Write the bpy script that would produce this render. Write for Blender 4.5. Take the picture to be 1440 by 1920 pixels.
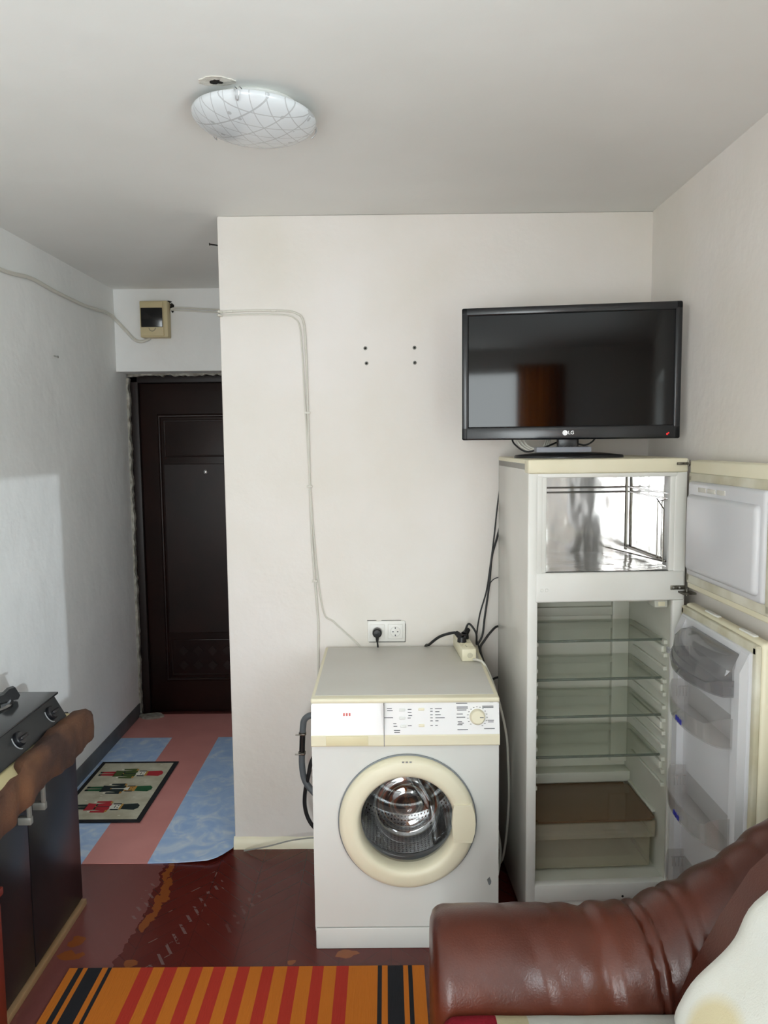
import bpy, bmesh, math, random
from mathutils import Matrix, Vector, noise

for _o in list(bpy.data.objects):
    bpy.data.objects.remove(_o, do_unlink=True)
S = bpy.context.scene
C = S.collection
R = math.radians
PI = math.pi
random.seed(7)

# ------------------------------------------------------------------ camera, light, exposure
EXPOSURE = -0.53
WINDOW_POWER = 185.0
SIDE_POWER = 115.0
SUN_POWER = 1.6
WORLD_STRENGTH = 1.0

cd = bpy.data.cameras.new('camera')
cd.sensor_fit = 'HORIZONTAL'; cd.sensor_width = 36.0; cd.lens = 1444.0 / 1440.0 * 36.0
cd.clip_start = 0.05
cam = bpy.data.objects.new('camera', cd); C.objects.link(cam)
cam.matrix_world = (Matrix.Translation((0, 0, 1.68)) @ Matrix.Rotation(R(0.2), 4, 'Z')
                    @ Matrix.Rotation(R(90 - 5.33), 4, 'X') @ Matrix.Rotation(R(-0.6), 4, 'Z'))
S.camera = cam

w = bpy.data.worlds.new('world'); S.world = w; w.use_nodes = True
bg = w.node_tree.nodes['Background']
bg.inputs[0].default_value = (0.80, 0.90, 1.0, 1); bg.inputs[1].default_value = WORLD_STRENGTH

# the window in the rear wall (behind the camera): daylight comes through it
WX0, WX1, WZ0, WZ1, YR = -1.30, 0.10, 0.20, 2.35, -2.10
al = bpy.data.lights.new('window_daylight', 'AREA'); al.shape = 'RECTANGLE'
al.size = WX1 - WX0 - 0.02; al.size_y = WZ1 - WZ0 - 0.02; al.energy = WINDOW_POWER
al.color = (0.94, 0.995, 0.99)
alo = bpy.data.objects.new('window_daylight', al); C.objects.link(alo)
alo.location = ((WX0 + WX1) / 2, YR - 0.19, (WZ0 + WZ1) / 2)
alo.rotation_euler = (R(90), 0, 0)

# the side window in the right wall, behind the camera
al2 = bpy.data.lights.new('side_window_daylight', 'AREA'); al2.shape = 'RECTANGLE'
al2.size = 1.28; al2.size_y = 1.14; al2.energy = SIDE_POWER; al2.color = (0.84, 0.96, 1.0)
alo2 = bpy.data.objects.new('side_window_daylight', al2); C.objects.link(alo2)
alo2.location = (1.035 + 0.17, -0.165, 1.50); alo2.rotation_euler = (R(90), 0, R(90))

sl = bpy.data.lights.new('low_sun', 'SUN'); sl.energy = SUN_POWER; sl.angle = R(0.45); sl.color = (0.86, 0.95, 1.0)
slo = bpy.data.objects.new('low_sun', sl); C.objects.link(slo)
_d = Vector((-2.565, 3.10, -0.52))   # through the side window of the right wall
slo.rotation_euler = _d.to_track_quat('-Z', 'Y').to_euler()
slo.location = (2, -8, 3)

S.view_settings.view_transform = 'Standard'; S.view_settings.look = 'None'
S.view_settings.exposure = EXPOSURE; S.view_settings.gamma = 1.0
S.view_settings.use_curve_mapping = False
try:
    S.cycles.max_bounces = 12; S.cycles.diffuse_bounces = 6; S.cycles.glossy_bounces = 6
    S.cycles.transparent_max_bounces = 16; S.cycles.caustics_reflective = False
    S.cycles.use_denoising = True
except Exception:
    pass

# ------------------------------------------------------------------ helpers
def srgb(h):
    h = h.lstrip('#'); v = [int(h[i:i + 2], 16) / 255 for i in (0, 2, 4)]
    return tuple((x / 12.92 if x <= 0.04045 else ((x + 0.055) / 1.055) ** 2.4) for x in v) + (1,)

MATS = {}
def mat(name, col, rough=0.5, metal=0.0, var=None, vscale=6.0, bump=0.0, bscale=40.0, bdist=0.01, spec=0.5, coat=0.0, detail=4.0, stretch=None):
    """Principled material with procedural colour variation and bump."""
    m = bpy.data.materials.new(name); m.use_nodes = True
    nt = m.node_tree; N = nt.nodes; L = nt.links
    b = N['Principled BSDF']
    c = srgb(col) if isinstance(col, str) else col
    b.inputs['Base Color'].default_value = c
    b.inputs['Roughness'].default_value = rough; b.inputs['Metallic'].default_value = metal
    b.inputs['Specular IOR Level'].default_value = spec
    b.inputs['Coat Weight'].default_value = coat
    tc = N.new('ShaderNodeTexCoord')
    src = tc.outputs['Object']
    if stretch:
        mp = N.new('ShaderNodeMapping'); mp.inputs['Scale'].default_value = stretch
        L.new(src, mp.inputs[0]); src = mp.outputs[0]
    if var:
        n = N.new('ShaderNodeTexNoise'); n.inputs['Scale'].default_value = vscale; n.inputs['Detail'].default_value = detail
        r = N.new('ShaderNodeValToRGB'); r.color_ramp.elements[0].position = 0.35; r.color_ramp.elements[1].position = 0.68
        r.color_ramp.elements[0].color = srgb(var) if isinstance(var, str) else var
        r.color_ramp.elements[1].color = c
        L.new(src, n.inputs['Vector']); L.new(n.outputs['Fac'], r.inputs[0]); L.new(r.outputs[0], b.inputs['Base Color'])
    if bump:
        n2 = N.new('ShaderNodeTexNoise'); n2.inputs['Scale'].default_value = bscale; n2.inputs['Detail'].default_value = detail
        bp = N.new('ShaderNodeBump'); bp.inputs['Strength'].default_value = bump; bp.inputs['Distance'].default_value = bdist
        L.new(src, n2.inputs['Vector']); L.new(n2.outputs['Fac'], bp.inputs['Height']); L.new(bp.outputs[0], b.inputs['Normal'])
    MATS[name] = m
    return m

def clear_mat(name, tint, gloss=0.035, haze=0.0, hazecol='#d8d8d8', rough=0.08):
    """Thin clear plastic or glass: tinted pass-through, mirror gloss by angle, a little haze."""
    m = bpy.data.materials.new(name); m.use_nodes = True
    nt = m.node_tree; N = nt.nodes; L = nt.links
    N.remove(N['Principled BSDF'])
    out = N['Material Output']
    t = N.new('ShaderNodeBsdfTransparent'); t.inputs[0].default_value = srgb(tint)
    g = N.new('ShaderNodeBsdfGlossy'); g.inputs['Roughness'].default_value = rough
    lw = N.new('ShaderNodeLayerWeight'); lw.inputs[0].default_value = 0.5
    pw = N.new('ShaderNodeMath'); pw.operation = 'POWER'; pw.inputs[1].default_value = 4.0; L.new(lw.outputs['Facing'], pw.inputs[0])
    fr = N.new('ShaderNodeMath'); fr.operation = 'MULTIPLY_ADD'; fr.inputs[1].default_value = 0.8; fr.inputs[2].default_value = gloss; L.new(pw.outputs[0], fr.inputs[0])
    d = N.new('ShaderNodeBsdfDiffuse'); d.inputs[0].default_value = srgb(hazecol)
    m1 = N.new('ShaderNodeMixShader'); m1.inputs[0].default_value = haze
    m2 = N.new('ShaderNodeMixShader')
    L.new(t.outputs[0], m1.inputs[1]); L.new(d.outputs[0], m1.inputs[2])
    L.new(fr.outputs[0], m2.inputs[0]); L.new(m1.outputs[0], m2.inputs[1]); L.new(g.outputs[0], m2.inputs[2])
    L.new(m2.outputs[0], out.inputs[0])
    MATS[name] = m
    return m

def emis(name, col, s):
    m = bpy.data.materials.new(name); m.use_nodes = True
    b = m.node_tree.nodes['Principled BSDF']
    b.inputs['Base Color'].default_value = srgb(col); b.inputs['Emission Color'].default_value = srgb(col); b.inputs['Emission Strength'].default_value = s
    MATS[name] = m
    return m

def join_bm(bm, t, mi=0, M=None):
    vm = {}
    for v in t.verts:
        vm[v] = bm.verts.new(M @ v.co if M is not None else v.co)
    for f in t.faces:
        try:
            nf = bm.faces.new([vm[v] for v in f.verts]); nf.material_index = mi if mi is not None else f.material_index
        except ValueError:
            pass
    t.free()

def box(bm, lo, hi, bev=0.0, seg=2, mi=0, M=None):
    t = bmesh.new(); bmesh.ops.create_cube(t, size=1)
    for v in t.verts:
        v.co = Vector([lo[i] + (v.co[i] + 0.5) * (hi[i] - lo[i]) for i in range(3)])
    if bev:
        bmesh.ops.bevel(t, geom=list(t.edges), offset=bev, segments=seg, profile=0.5, affect='EDGES')
    join_bm(bm, t, mi, M)
    return bm

def lathe(bm, prof, origin=(0, 0, 0), axis='Z', n=48, mi=0, a0=0, a1=2 * PI, M=None):
    """prof: list of (radius, height along axis). axis 'Y' means the height runs along +Y."""
    full = abs(a1 - a0 - 2 * PI) < 1e-6
    rings = []
    for r, h in prof:
        ring = []
        for i in range(n if full else n + 1):
            a = a0 + (a1 - a0) * i / n
            c, s = r * math.cos(a), r * math.sin(a)
            p = {'Z': (c, s, h), 'Y': (c, h, s), 'X': (h, c, s)}[axis]
            p = Vector(p) + Vector(origin)
            ring.append(bm.verts.new(M @ p if M is not None else p))
        rings.append(ring)
    for a, b in zip(rings, rings[1:]):
        k = len(a)
        for i in range(k if full else k - 1):
            j = (i + 1) % k
            f = bm.faces.new((a[i], a[j], b[j], b[i])); f.material_index = mi
    return rings

def disc(bm, r, origin, axis='Z', n=32, mi=0, M=None):
    vs = []
    for i in range(n):
        a = 2 * PI * i / n; c, s = r * math.cos(a), r * math.sin(a)
        p = Vector({'Z': (c, s, 0), 'Y': (c, 0, s), 'X': (0, c, s)}[axis]) + Vector(origin)
        vs.append(bm.verts.new(M @ p if M is not None else p))
    f = bm.faces.new(vs); f.material_index = mi

def rod(bm, p, q, r, n=16, mi=0, r2=None, cap=True):
    p, q = Vector(p), Vector(q); d = q - p
    M = Matrix.Translation(p) @ d.to_track_quat('Z', 'Y').to_matrix().to_4x4()
    L = d.length; r2 = r if r2 is None else r2
    rg = lathe(bm, [(r, 0), (r2, L)], n=n, mi=mi, M=M)
    if cap:
        for ring in rg:
            f = bm.faces.new(ring); f.material_index = mi

def spline(pts, k=8):
    P = [Vector(p) for p in pts]
    if len(P) < 3: 
        return P
    out = []
    for i in range(len(P) - 1):
        p0 = P[max(i - 1, 0)]; p1 = P[i]; p2 = P[i + 1]; p3 = P[min(i + 2, len(P) - 1)]
        for j in range(k):
            t = j / k
            out.append(0.5 * ((2 * p1) + (-p0 + p2) * t + (2 * p0 - 5 * p1 + 4 * p2 - p3) * t * t + (-p0 + 3 * p1 - 3 * p2 + p3) * t ** 3))
    out.append(P[-1])
    return out

def tube(bm, pts, r, n=10, k=8, mi=0, smooth=True, rad=None):
    P = spline(pts, k) if smooth else [Vector(p) for p in pts]
    up = None; rings = []
    for i, p in enumerate(P):
        t = (P[min(i + 1, len(P) - 1)] - P[max(i - 1, 0)]).normalized()
        if up is None:
            up = t.orthogonal().normalized()
        else:
            up = (up - t * up.dot(t)).normalized()
        b = t.cross(up)
        rr = rad(i / (len(P) - 1)) if rad else r
        rings.append([bm.verts.new(p + (up * math.cos(2 * PI * j / n) + b * math.sin(2 * PI * j / n)) * rr) for j in range(n)])
    for a, b in zip(rings, rings[1:]):
        for i in range(n):
            f = bm.faces.new((a[i], a[(i + 1) % n], b[(i + 1) % n], b[i])); f.material_index = mi
    for ring in (rings[0], rings[-1]):
        f = bm.faces.new(ring); f.material_index = mi

def grid_loft(bm, sections, closed=False, mi=0, cap=False):
    rows = [[bm.verts.new(p) for p in s] for s in sections]
    for a, b in zip(rows, rows[1:]):
        k = len(a)
        for i in range(k if closed else k - 1):
            j = (i + 1) % k
            f = bm.faces.new((a[i], a[j], b[j], b[i])); f.material_index = mi
    if cap and closed:
        for r_ in (rows[0], rows[-1]):
            f = bm.faces.new(r_); f.material_index = mi
    return rows

def prism(bm, outline, axis, a, b, mi=0, M=None):
    """Extrude a 2-D outline along an axis from a to b. axis 'X': outline is (y,z); 'Y': (x,z); 'Z': (x,y)."""
    def P(o, h):
        p = Vector({'X': (h, o[0], o[1]), 'Y': (o[0], h, o[1]), 'Z': (o[0], o[1], h)}[axis])
        return M @ p if M is not None else p
    A = [bm.verts.new(P(o, a)) for o in outline]; B = [bm.verts.new(P(o, b)) for o in outline]
    n = len(A)
    for i in range(n):
        f = bm.faces.new((A[i], A[(i + 1) % n], B[(i + 1) % n], B[i])); f.material_index = mi
    f = bm.faces.new(A); f.material_index = mi
    f = bm.faces.new(B); f.material_index = mi

def obj(name, bm, mats, parent=None, smooth=True, angle=35, fix=True):
    if fix:
        bmesh.ops.recalc_face_normals(bm, faces=list(bm.faces))
    me = bpy.data.meshes.new(name); bm.to_mesh(me); bm.free()
    for m in (mats if isinstance(mats, (list, tuple)) else [mats]):
        me.materials.append(MATS[m] if isinstance(m, str) else m)
    if smooth:
        for p in me.polygons: p.use_smooth = True
        me.set_sharp_from_angle(angle=R(angle))
    o = bpy.data.objects.new(name, me); C.objects.link(o)
    if parent: o.parent = parent
    return o

def thing(name, label, cat, loc=(0, 0, 0), rotz=0.0, group=None):
    o = bpy.data.objects.new(name, None); C.objects.link(o)
    o.location = loc; o.rotation_euler = (0, 0, rotz); o.empty_display_size = 0.1
    o['label'] = label; o['category'] = cat
    if group: o['group'] = group
    return o

def tag(o, label, cat, group=None):
    o['label'] = label; o['category'] = cat
    if group: o['group'] = group
    return o

def struct(name, bm, m, parent=None, **k):
    o = obj(name, bm, m, parent, **k)
    if parent is None: o['kind'] = 'structure'
    return o

def text_bm(bm, s, size, M, depth=0.001, mi=0, bold=0.0):
    cu = bpy.data.curves.new('lettering', 'FONT'); cu.body = s; cu.size = size; cu.extrude = depth / 2; cu.offset = bold
    cu.align_x = 'CENTER'; cu.align_y = 'CENTER'
    o = bpy.data.objects.new('lettering', cu); C.objects.link(o)
    bpy.context.view_layer.update()
    me = o.evaluated_get(bpy.context.evaluated_depsgraph_get()).to_mesh()
    t = bmesh.new(); t.from_mesh(me)
    join_bm(bm, t, mi, M)
    o.to_mesh_clear()
    bpy.data.objects.remove(o, do_unlink=True); bpy.data.curves.remove(cu)

# ------------------------------------------------------------------ materials
mat('wall_paint', '#ebe6e2', 0.75, var='#e2dcd3', vscale=1.6, bump=0.25, bscale=14, bdist=0.012)
mat('ceiling_paint', '#ecece9', 0.8, var='#e4e4e0', vscale=1.2, bump=0.2, bscale=10, bdist=0.01)
mat('hall_paint', '#efefed', 0.8, var='#e6e6e4', vscale=2.0, bump=0.35, bscale=9, bdist=0.015)
mat('plaster_raw', '#b9b6ac', 0.9, var='#8a867c', vscale=30, bump=0.6, bscale=60)
mat('plaster_white', '#dedbd2', 0.9, var='#c9c5ba', vscale=25, bump=0.5, bscale=60)
mat('grey_band', '#6a6c70', 0.6, var='#57595c', vscale=9)
mat('white_enamel', '#dcddd9', 0.32, var='#d6d7d2', vscale=3)
mat('white_gloss', '#eeeeee', 0.12, spec=0.35)
mat('cream_plastic', '#e6e0c8', 0.4, var='#e0d9bd', vscale=4)
mat('cream_yellow', '#ddd3ae', 0.45)
mat('fridge_white', '#e6e6e2', 0.35, var='#deddd6', vscale=3)
mat('lid_grey', '#cfcdc7', 0.5, var='#c9c6be', vscale=3)
mat('fridge_side', '#d4d2cb', 0.22, var='#cbc8c0', vscale=2.5)
mat('liner_white', '#cfcfc4', 0.4, var='#c6c6b8', vscale=4)
mat('gasket', '#d9d6c6', 0.6, var='#b9b297', vscale=7)
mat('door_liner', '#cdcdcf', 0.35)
mat('foil', '#d4d2d0', 0.16, 1.0, bump=0.35, bscale=6, bdist=0.02, detail=2, stretch=(1.6, 1.6, .7))
mat('steel', '#c9c9c9', 0.18, 1.0)
mat('chrome', '#d8d8d8', 0.08, 1.0)
mat('dark_steel', '#6f6a62', 0.35, 1.0)
mat('hinge_steel', '#8b887e', 0.4, 0.9, var='#4f4b43', vscale=60)
mat('black_plastic', '#121214', 0.35)
mat('black_satin', '#17171a', 0.28)
mat('tv_bezel', '#1b1c1f', 0.22)
mat('tv_screen', '#050506', 0.05, spec=0.28)
mat('cable_black', '#1c1c1d', 0.5)
mat('cable_white', '#d3d0c6', 0.5)
mat('cable_grey', '#8c8b85', 0.55)
mat('hose_grey', '#5d6266', 0.5)
mat('set_box_grey', '#7d8089', 0.45)
mat('logo_silver', '#d5d5d5', 0.3, 0.6)
emis('led_red', '#e01818', 1.2)
mat('red_plastic', '#b8242a', 0.4)
mat('door_brown', '#25130f', 0.32, var='#1c0f0c', vscale=5, bump=0.1, bscale=120, bdist=0.002, spec=0.3)
mat('door_frame_brown', '#1d110f', 0.5)
mat('soot_and_shade', '#1a1713', 0.95)
mat('beige_plastic', '#cdbf98', 0.5, var='#c4b48a', vscale=6)
mat('smoke_black', '#0d0c0d', 0.15)
mat('cabinet_black', '#15161a', 0.30, bump=0.03, bscale=80, bdist=0.002)
mat('plinth_wood', '#a98967', 0.6, var='#94744f', vscale=30, stretch=(1, .08, 1))
mat('red_wood', '#7a2b1c', 0.45, var='#5d1f15', vscale=8, stretch=(1, 1, .12))
mat('counter_cream', '#dccf9f', 0.45)
mat('handle_silver', '#807e76', 0.4, 0.3)
mat('cloth_brown', '#664229', 0.9, var='#39231a', vscale=5, bump=0.5, bscale=120, bdist=0.004)
mat('cook_glass', '#2b2d2f', 0.14)
mat('cook_body', '#1b1e20', 0.38)
mat('print_grey', '#8f9090', 0.5)
mat('print_dark', '#55565a', 0.6)
mat('print_red', '#c9605c', 0.5)
mat('print_blue', '#2d2f8f', 0.5)
mat('rubber_grey', '#7c8184', 0.55)
mat('seal_grey', '#a6aaab', 0.4)
mat('rubber_dark', '#3d4144', 0.5)
mat('leather', '#58291a', 0.29, var='#431d13', vscale=5, bump=0.18, bscale=220, bdist=0.003, spec=0.5)
mat('leather_dark', '#3b1e17', 0.45, bump=0.2, bscale=200, bdist=0.003)
mat('throw_white', '#e6e7e2', 0.95, var='#deddd2', vscale=3.5, bump=0.3, bscale=260, bdist=0.003, detail=6)
mat('throw_cream', '#d9cda8', 0.95, bump=0.3, bscale=260, bdist=0.003, detail=6)
mat('throw_red', '#a3152b', 0.95, bump=0.6, bscale=90, bdist=0.006, detail=6)
mat('rug_orange', '#b9660c', 0.95, bump=0.5, bscale=260, bdist=0.003, stretch=(1, .06, 1))
mat('rug_red', '#a42612', 0.95, bump=0.5, bscale=260, bdist=0.003, stretch=(1, .06, 1))
mat('rug_black', '#0e0f16', 0.95, bump=0.5, bscale=260, bdist=0.003, stretch=(1, .06, 1))
mat('mat_beige', '#cfcbb6', 0.9, var='#b7b199', vscale=14)
mat('mat_black', '#17181c', 0.85)
mat('mat_red', '#b52a35', 0.9); mat('mat_green', '#1f5a36', 0.9); mat('mat_dark', '#1c2a2a', 0.9)
mat('mat_olive', '#4a5c2c', 0.9); mat('mat_gold', '#c39246', 0.9); mat('mat_white', '#e9e6d8', 0.9)
mat('lino_pink', '#de9993', 0.35, var='#d6918b', vscale=5)
mat('socket_white', '#e9e7e2', 0.35)
def curtain_material():
    m = bpy.data.materials.new('curtain_brown'); m.use_nodes = True
    nt = m.node_tree; N = nt.nodes; L = nt.links; N.remove(N['Principled BSDF'])
    d = N.new('ShaderNodeBsdfDiffuse'); d.inputs[0].default_value = srgb('#9a6530')
    t = N.new('ShaderNodeBsdfTranslucent'); t.inputs[0].default_value = srgb('#e0aa62')
    mx = N.new('ShaderNodeMixShader'); mx.inputs[0].default_value = 0.65
    L.new(d.outputs[0], mx.inputs[1]); L.new(t.outputs[0], mx.inputs[2]); L.new(mx.outputs[0], N['Material Output'].inputs[0])
    MATS['curtain_brown'] = m
curtain_material()
mat('window_frame_white', '#e4e4e0', 0.45)
mat('lamp_metal', '#c2c4c6', 0.3, 0.8)
clear_mat('clear_plastic', '#f6f5f4', haze=0.08, hazecol='#dcdad9')
clear_mat('smoky_plastic', '#e2e1e1', haze=0.18, hazecol='#b4b3b4')
clear_mat('crisper_clear', '#fdfcf6', haze=0.20, hazecol='#e0dac8')
clear_mat('shelf_glass', '#f6f8f4', haze=0.015, hazecol='#cfd6cc', gloss=0.02)
clear_mat('shelf_edge', '#b5beb4', haze=0.35, hazecol='#8a9086')
clear_mat('brown_glass', '#cfb59c', haze=0.30, hazecol='#a3886c')
clear_mat('bowl_glass', '#f4f6f6', gloss=0.20, haze=0.0, rough=0.01)
clear_mat('window_glass', '#fbfcfd', haze=0.0, rough=0.0)

def dye_patch(m, c1, centre, radius):
    """a dyed block with a fuzzy woven edge, fixed to the cloth"""
    nt = m.node_tree; N = nt.nodes; L = nt.links; b = N['Principled BSDF']
    old = b.inputs['Base Color'].links[0].from_socket
    tc = N.new('ShaderNodeTexCoord'); mp = N.new('ShaderNodeMapping'); mp.inputs['Location'].default_value = [-c / r for c, r in zip(centre, radius)]; mp.inputs['Scale'].default_value = [1 / r for r in radius]
    L.new(tc.outputs['Object'], mp.inputs[0])
    ln = N.new('ShaderNodeVectorMath'); ln.operation = 'LENGTH'; L.new(mp.outputs[0], ln.inputs[0])
    rg = N.new('ShaderNodeMapRange'); rg.inputs[1].default_value = 1.1; rg.inputs[2].default_value = 0.8; L.new(ln.outputs['Value'], rg.inputs[0])
    mx = N.new('ShaderNodeMix'); mx.data_type = 'RGBA'; L.new(rg.outputs[0], mx.inputs[0]); L.new(old, mx.inputs[6]); mx.inputs[7].default_value = srgb(c1); L.new(mx.outputs[2], b.inputs['Base Color'])

def floor_material():
    """Red-brown painted herringbone parquet, a worn mauve-painted lane and bare orange scuffs."""
    m = bpy.data.materials.new('parquet'); m.use_nodes = True
    nt = m.node_tree; N = nt.nodes; L = nt.links
    b = N['Principled BSDF']; b.inputs['Roughness'].default_value = 0.25
    tc = N.new('ShaderNodeTexCoord'); sx = N.new('ShaderNodeSeparateXYZ'); L.new(tc.outputs['Object'], sx.inputs[0])
    def math_(op, a, b_=None, c=None):
        n = N.new('ShaderNodeMath'); n.operation = op
        for i, v in enumerate((a, b_, c)):
            if v is None: continue
            if isinstance(v, (int, float)): n.inputs[i].default_value = v
            else: L.new(v, n.inputs[i])
        return n.outputs[0]
    X, Y = sx.outputs[0], sx.outputs[1]
    # herringbone: zig-zag columns 0.20 wide, blocks 0.05 thick at 45 degrees
    colw = 0.17
    fx = math_('PINGPONG', X, colw)
    t = math_('ADD', Y, fx)
    fr = math_('FRACT', math_('DIVIDE', t, 0.075))
    seam = math_('LESS_THAN', math_('ABSOLUTE', math_('SUBTRACT', fr, 0.5)), 0.03)
    edge = math_('LESS_THAN', math_('ABSOLUTE', math_('SUBTRACT', math_('PINGPONG', X, colw / 2), 0.0)), 0.0018)
    seams = math_('MAXIMUM', seam, edge)
    n1 = N.new('ShaderNodeTexNoise'); n1.inputs['Scale'].default_value = 5; L.new(tc.outputs['Object'], n1.inputs['Vector'])
    n2 = N.new('ShaderNodeTexNoise'); n2.inputs['Scale'].default_value = 14; n2.inputs['Detail'].default_value = 5; L.new(tc.outputs['Object'], n2.inputs['Vector'])
    def mix(f, c1, c2):
        n = N.new('ShaderNodeMix'); n.data_type = 'RGBA'
        if isinstance(f, (int, float)): n.inputs[0].default_value = f
        else: L.new(f, n.inputs[0])
        for i, c in ((6, c1), (7, c2)):
            if isinstance(c, tuple): n.inputs[i].default_value = c
            else: L.new(c, n.inputs[i])
        return n.outputs[2]
    base = mix(n1.outputs['Fac'], srgb('#4d1813'), srgb('#5f221a'))
    base = mix(math_('MULTIPLY', seams, 0.35), base, srgb('#30100c'))
    # mauve lane left of x = -0.86 + wobble
    wob = math_('MULTIPLY', math_('SUBTRACT', n2.outputs['Fac'], 0.5), 0.12)
    lx = math_('ADD', X, wob)
    lane = math_('LESS_THAN', lx, -0.895)
    lane2 = math_('MULTIPLY', lane, math_('GREATER_THAN', Y, 0.4))
    c = mix(lane2, base, srgb('#74433f'))
    # pale scratches along one row of blocks
    pale = math_('MULTIPLY', seams, math_('MULTIPLY', math_('GREATER_THAN', n2.outputs['Fac'], 0.60), math_('LESS_THAN', math_('ABSOLUTE', math_('ADD', X, 0.73)), 0.10)))
    c = mix(math_('MULTIPLY', pale, 0.5), c, srgb('#8d7f78'))
    n3 = N.new('ShaderNodeTexNoise'); n3.inputs['Scale'].default_value = 30; n3.inputs['Detail'].default_value = 3; L.new(tc.outputs['Object'], n3.inputs['Vector'])
    def zigzag(x0, y0, x1, y1, amt):
        # worn paint along a stair-step block joint from (x0,y0) to (x1,y1)
        t_ = math_('DIVIDE', math_('SUBTRACT', Y, y0), y1 - y0)
        line = math_('MULTIPLY_ADD', t_, x1 - x0, x0)
        saw = math_('MULTIPLY', math_('SUBTRACT', math_('FRACT', math_('DIVIDE', Y, .052)), 0.5), .042)
        d_ = math_('ABSOLUTE', math_('SUBTRACT', math_('ADD', X, saw), line))
        on = math_('MULTIPLY', math_('LESS_THAN', d_, .0055), math_('GREATER_THAN', n3.outputs['Fac'], 0.47))
        rng = math_('MULTIPLY', math_('GREATER_THAN', t_, 0.0), math_('LESS_THAN', t_, 1.0))
        return math_('MULTIPLY', math_('MULTIPLY', on, rng), amt)
    zz = math_('MAXIMUM', math_('MAXIMUM', zigzag(-.66, 2.82, -.76, 2.33, .38), zigzag(-.90, 2.80, -.90, 2.58, .3)), zigzag(-.50, 2.72, -.57, 2.50, .14))
    c = mix(zz, c, srgb('#8a7d7a'))
    def spot(cx, cy, rx, ry):
        dx = math_('DIVIDE', math_('ADD', math_('SUBTRACT', X, cx), wob), rx); dy = math_('DIVIDE', math_('SUBTRACT', Y, cy), ry)
        d = math_('ADD', math_('MULTIPLY', dx, dx), math_('MULTIPLY', dy, dy))
        return math_('LESS_THAN', d, 1.0)
    sp = None
    # the long bare streak: x follows y
    for cx, cy, rx, ry in ((-0.872, 2.87, .012, .07), (-0.85, 2.76, .02, .08), (-0.845, 2.66, .02, .07), (-0.862, 2.56, .025, .055), (-1.07, 2.46, .035, .03), (-1.06, 2.39, .03, .025),
                           (-0.85, 2.345, .02, .02), (-0.155, 2.385, .035, .022), (-0.325, 2.345, .014, .012)):
        s = spot(cx, cy, rx, ry)
        sp = s if sp is None else math_('MAXIMUM', sp, s)
    c = mix(math_('MULTIPLY', sp, 0.85), c, srgb('#8a4a1c'))
    L.new(c, b.inputs['Base Color'])
    bp = N.new('ShaderNodeBump'); bp.inputs['Strength'].default_value = 0.25; bp.inputs['Distance'].default_value = 0.004
    L.new(math_('SUBTRACT', n1.outputs['Fac'], seams), bp.inputs['Height']); L.new(bp.outputs[0], b.inputs['Normal'])
    MATS['parquet'] = m
floor_material()

def lino_blue():
    m = bpy.data.materials.new('lino_blue'); m.use_nodes = True
    nt = m.node_tree; N = nt.nodes; L = nt.links
    b = N['Principled BSDF']; b.inputs['Roughness'].default_value = 0.4
    tc = N.new('ShaderNodeTexCoord')
    n = N.new('ShaderNodeTexNoise'); n.inputs['Scale'].default_value = 9; n.inputs['Detail'].default_value = 8; n.inputs['Distortion'].default_value = 1.8
    r = N.new('ShaderNodeValToRGB')
    e = r.color_ramp.elements
    e[0].position = 0.3; e[0].color = srgb('#a4c4f0'); e[1].position = 0.72; e[1].color = srgb('#e0ecfb')
    x = e.new(0.5); x.color = srgb('#b6d1f5')
    L.new(tc.outputs['Object'], n.inputs['Vector']); L.new(n.outputs['Fac'], r.inputs[0]); L.new(r.outputs[0], b.inputs['Base Color'])
    MATS['lino_blue'] = m
lino_blue()

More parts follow.
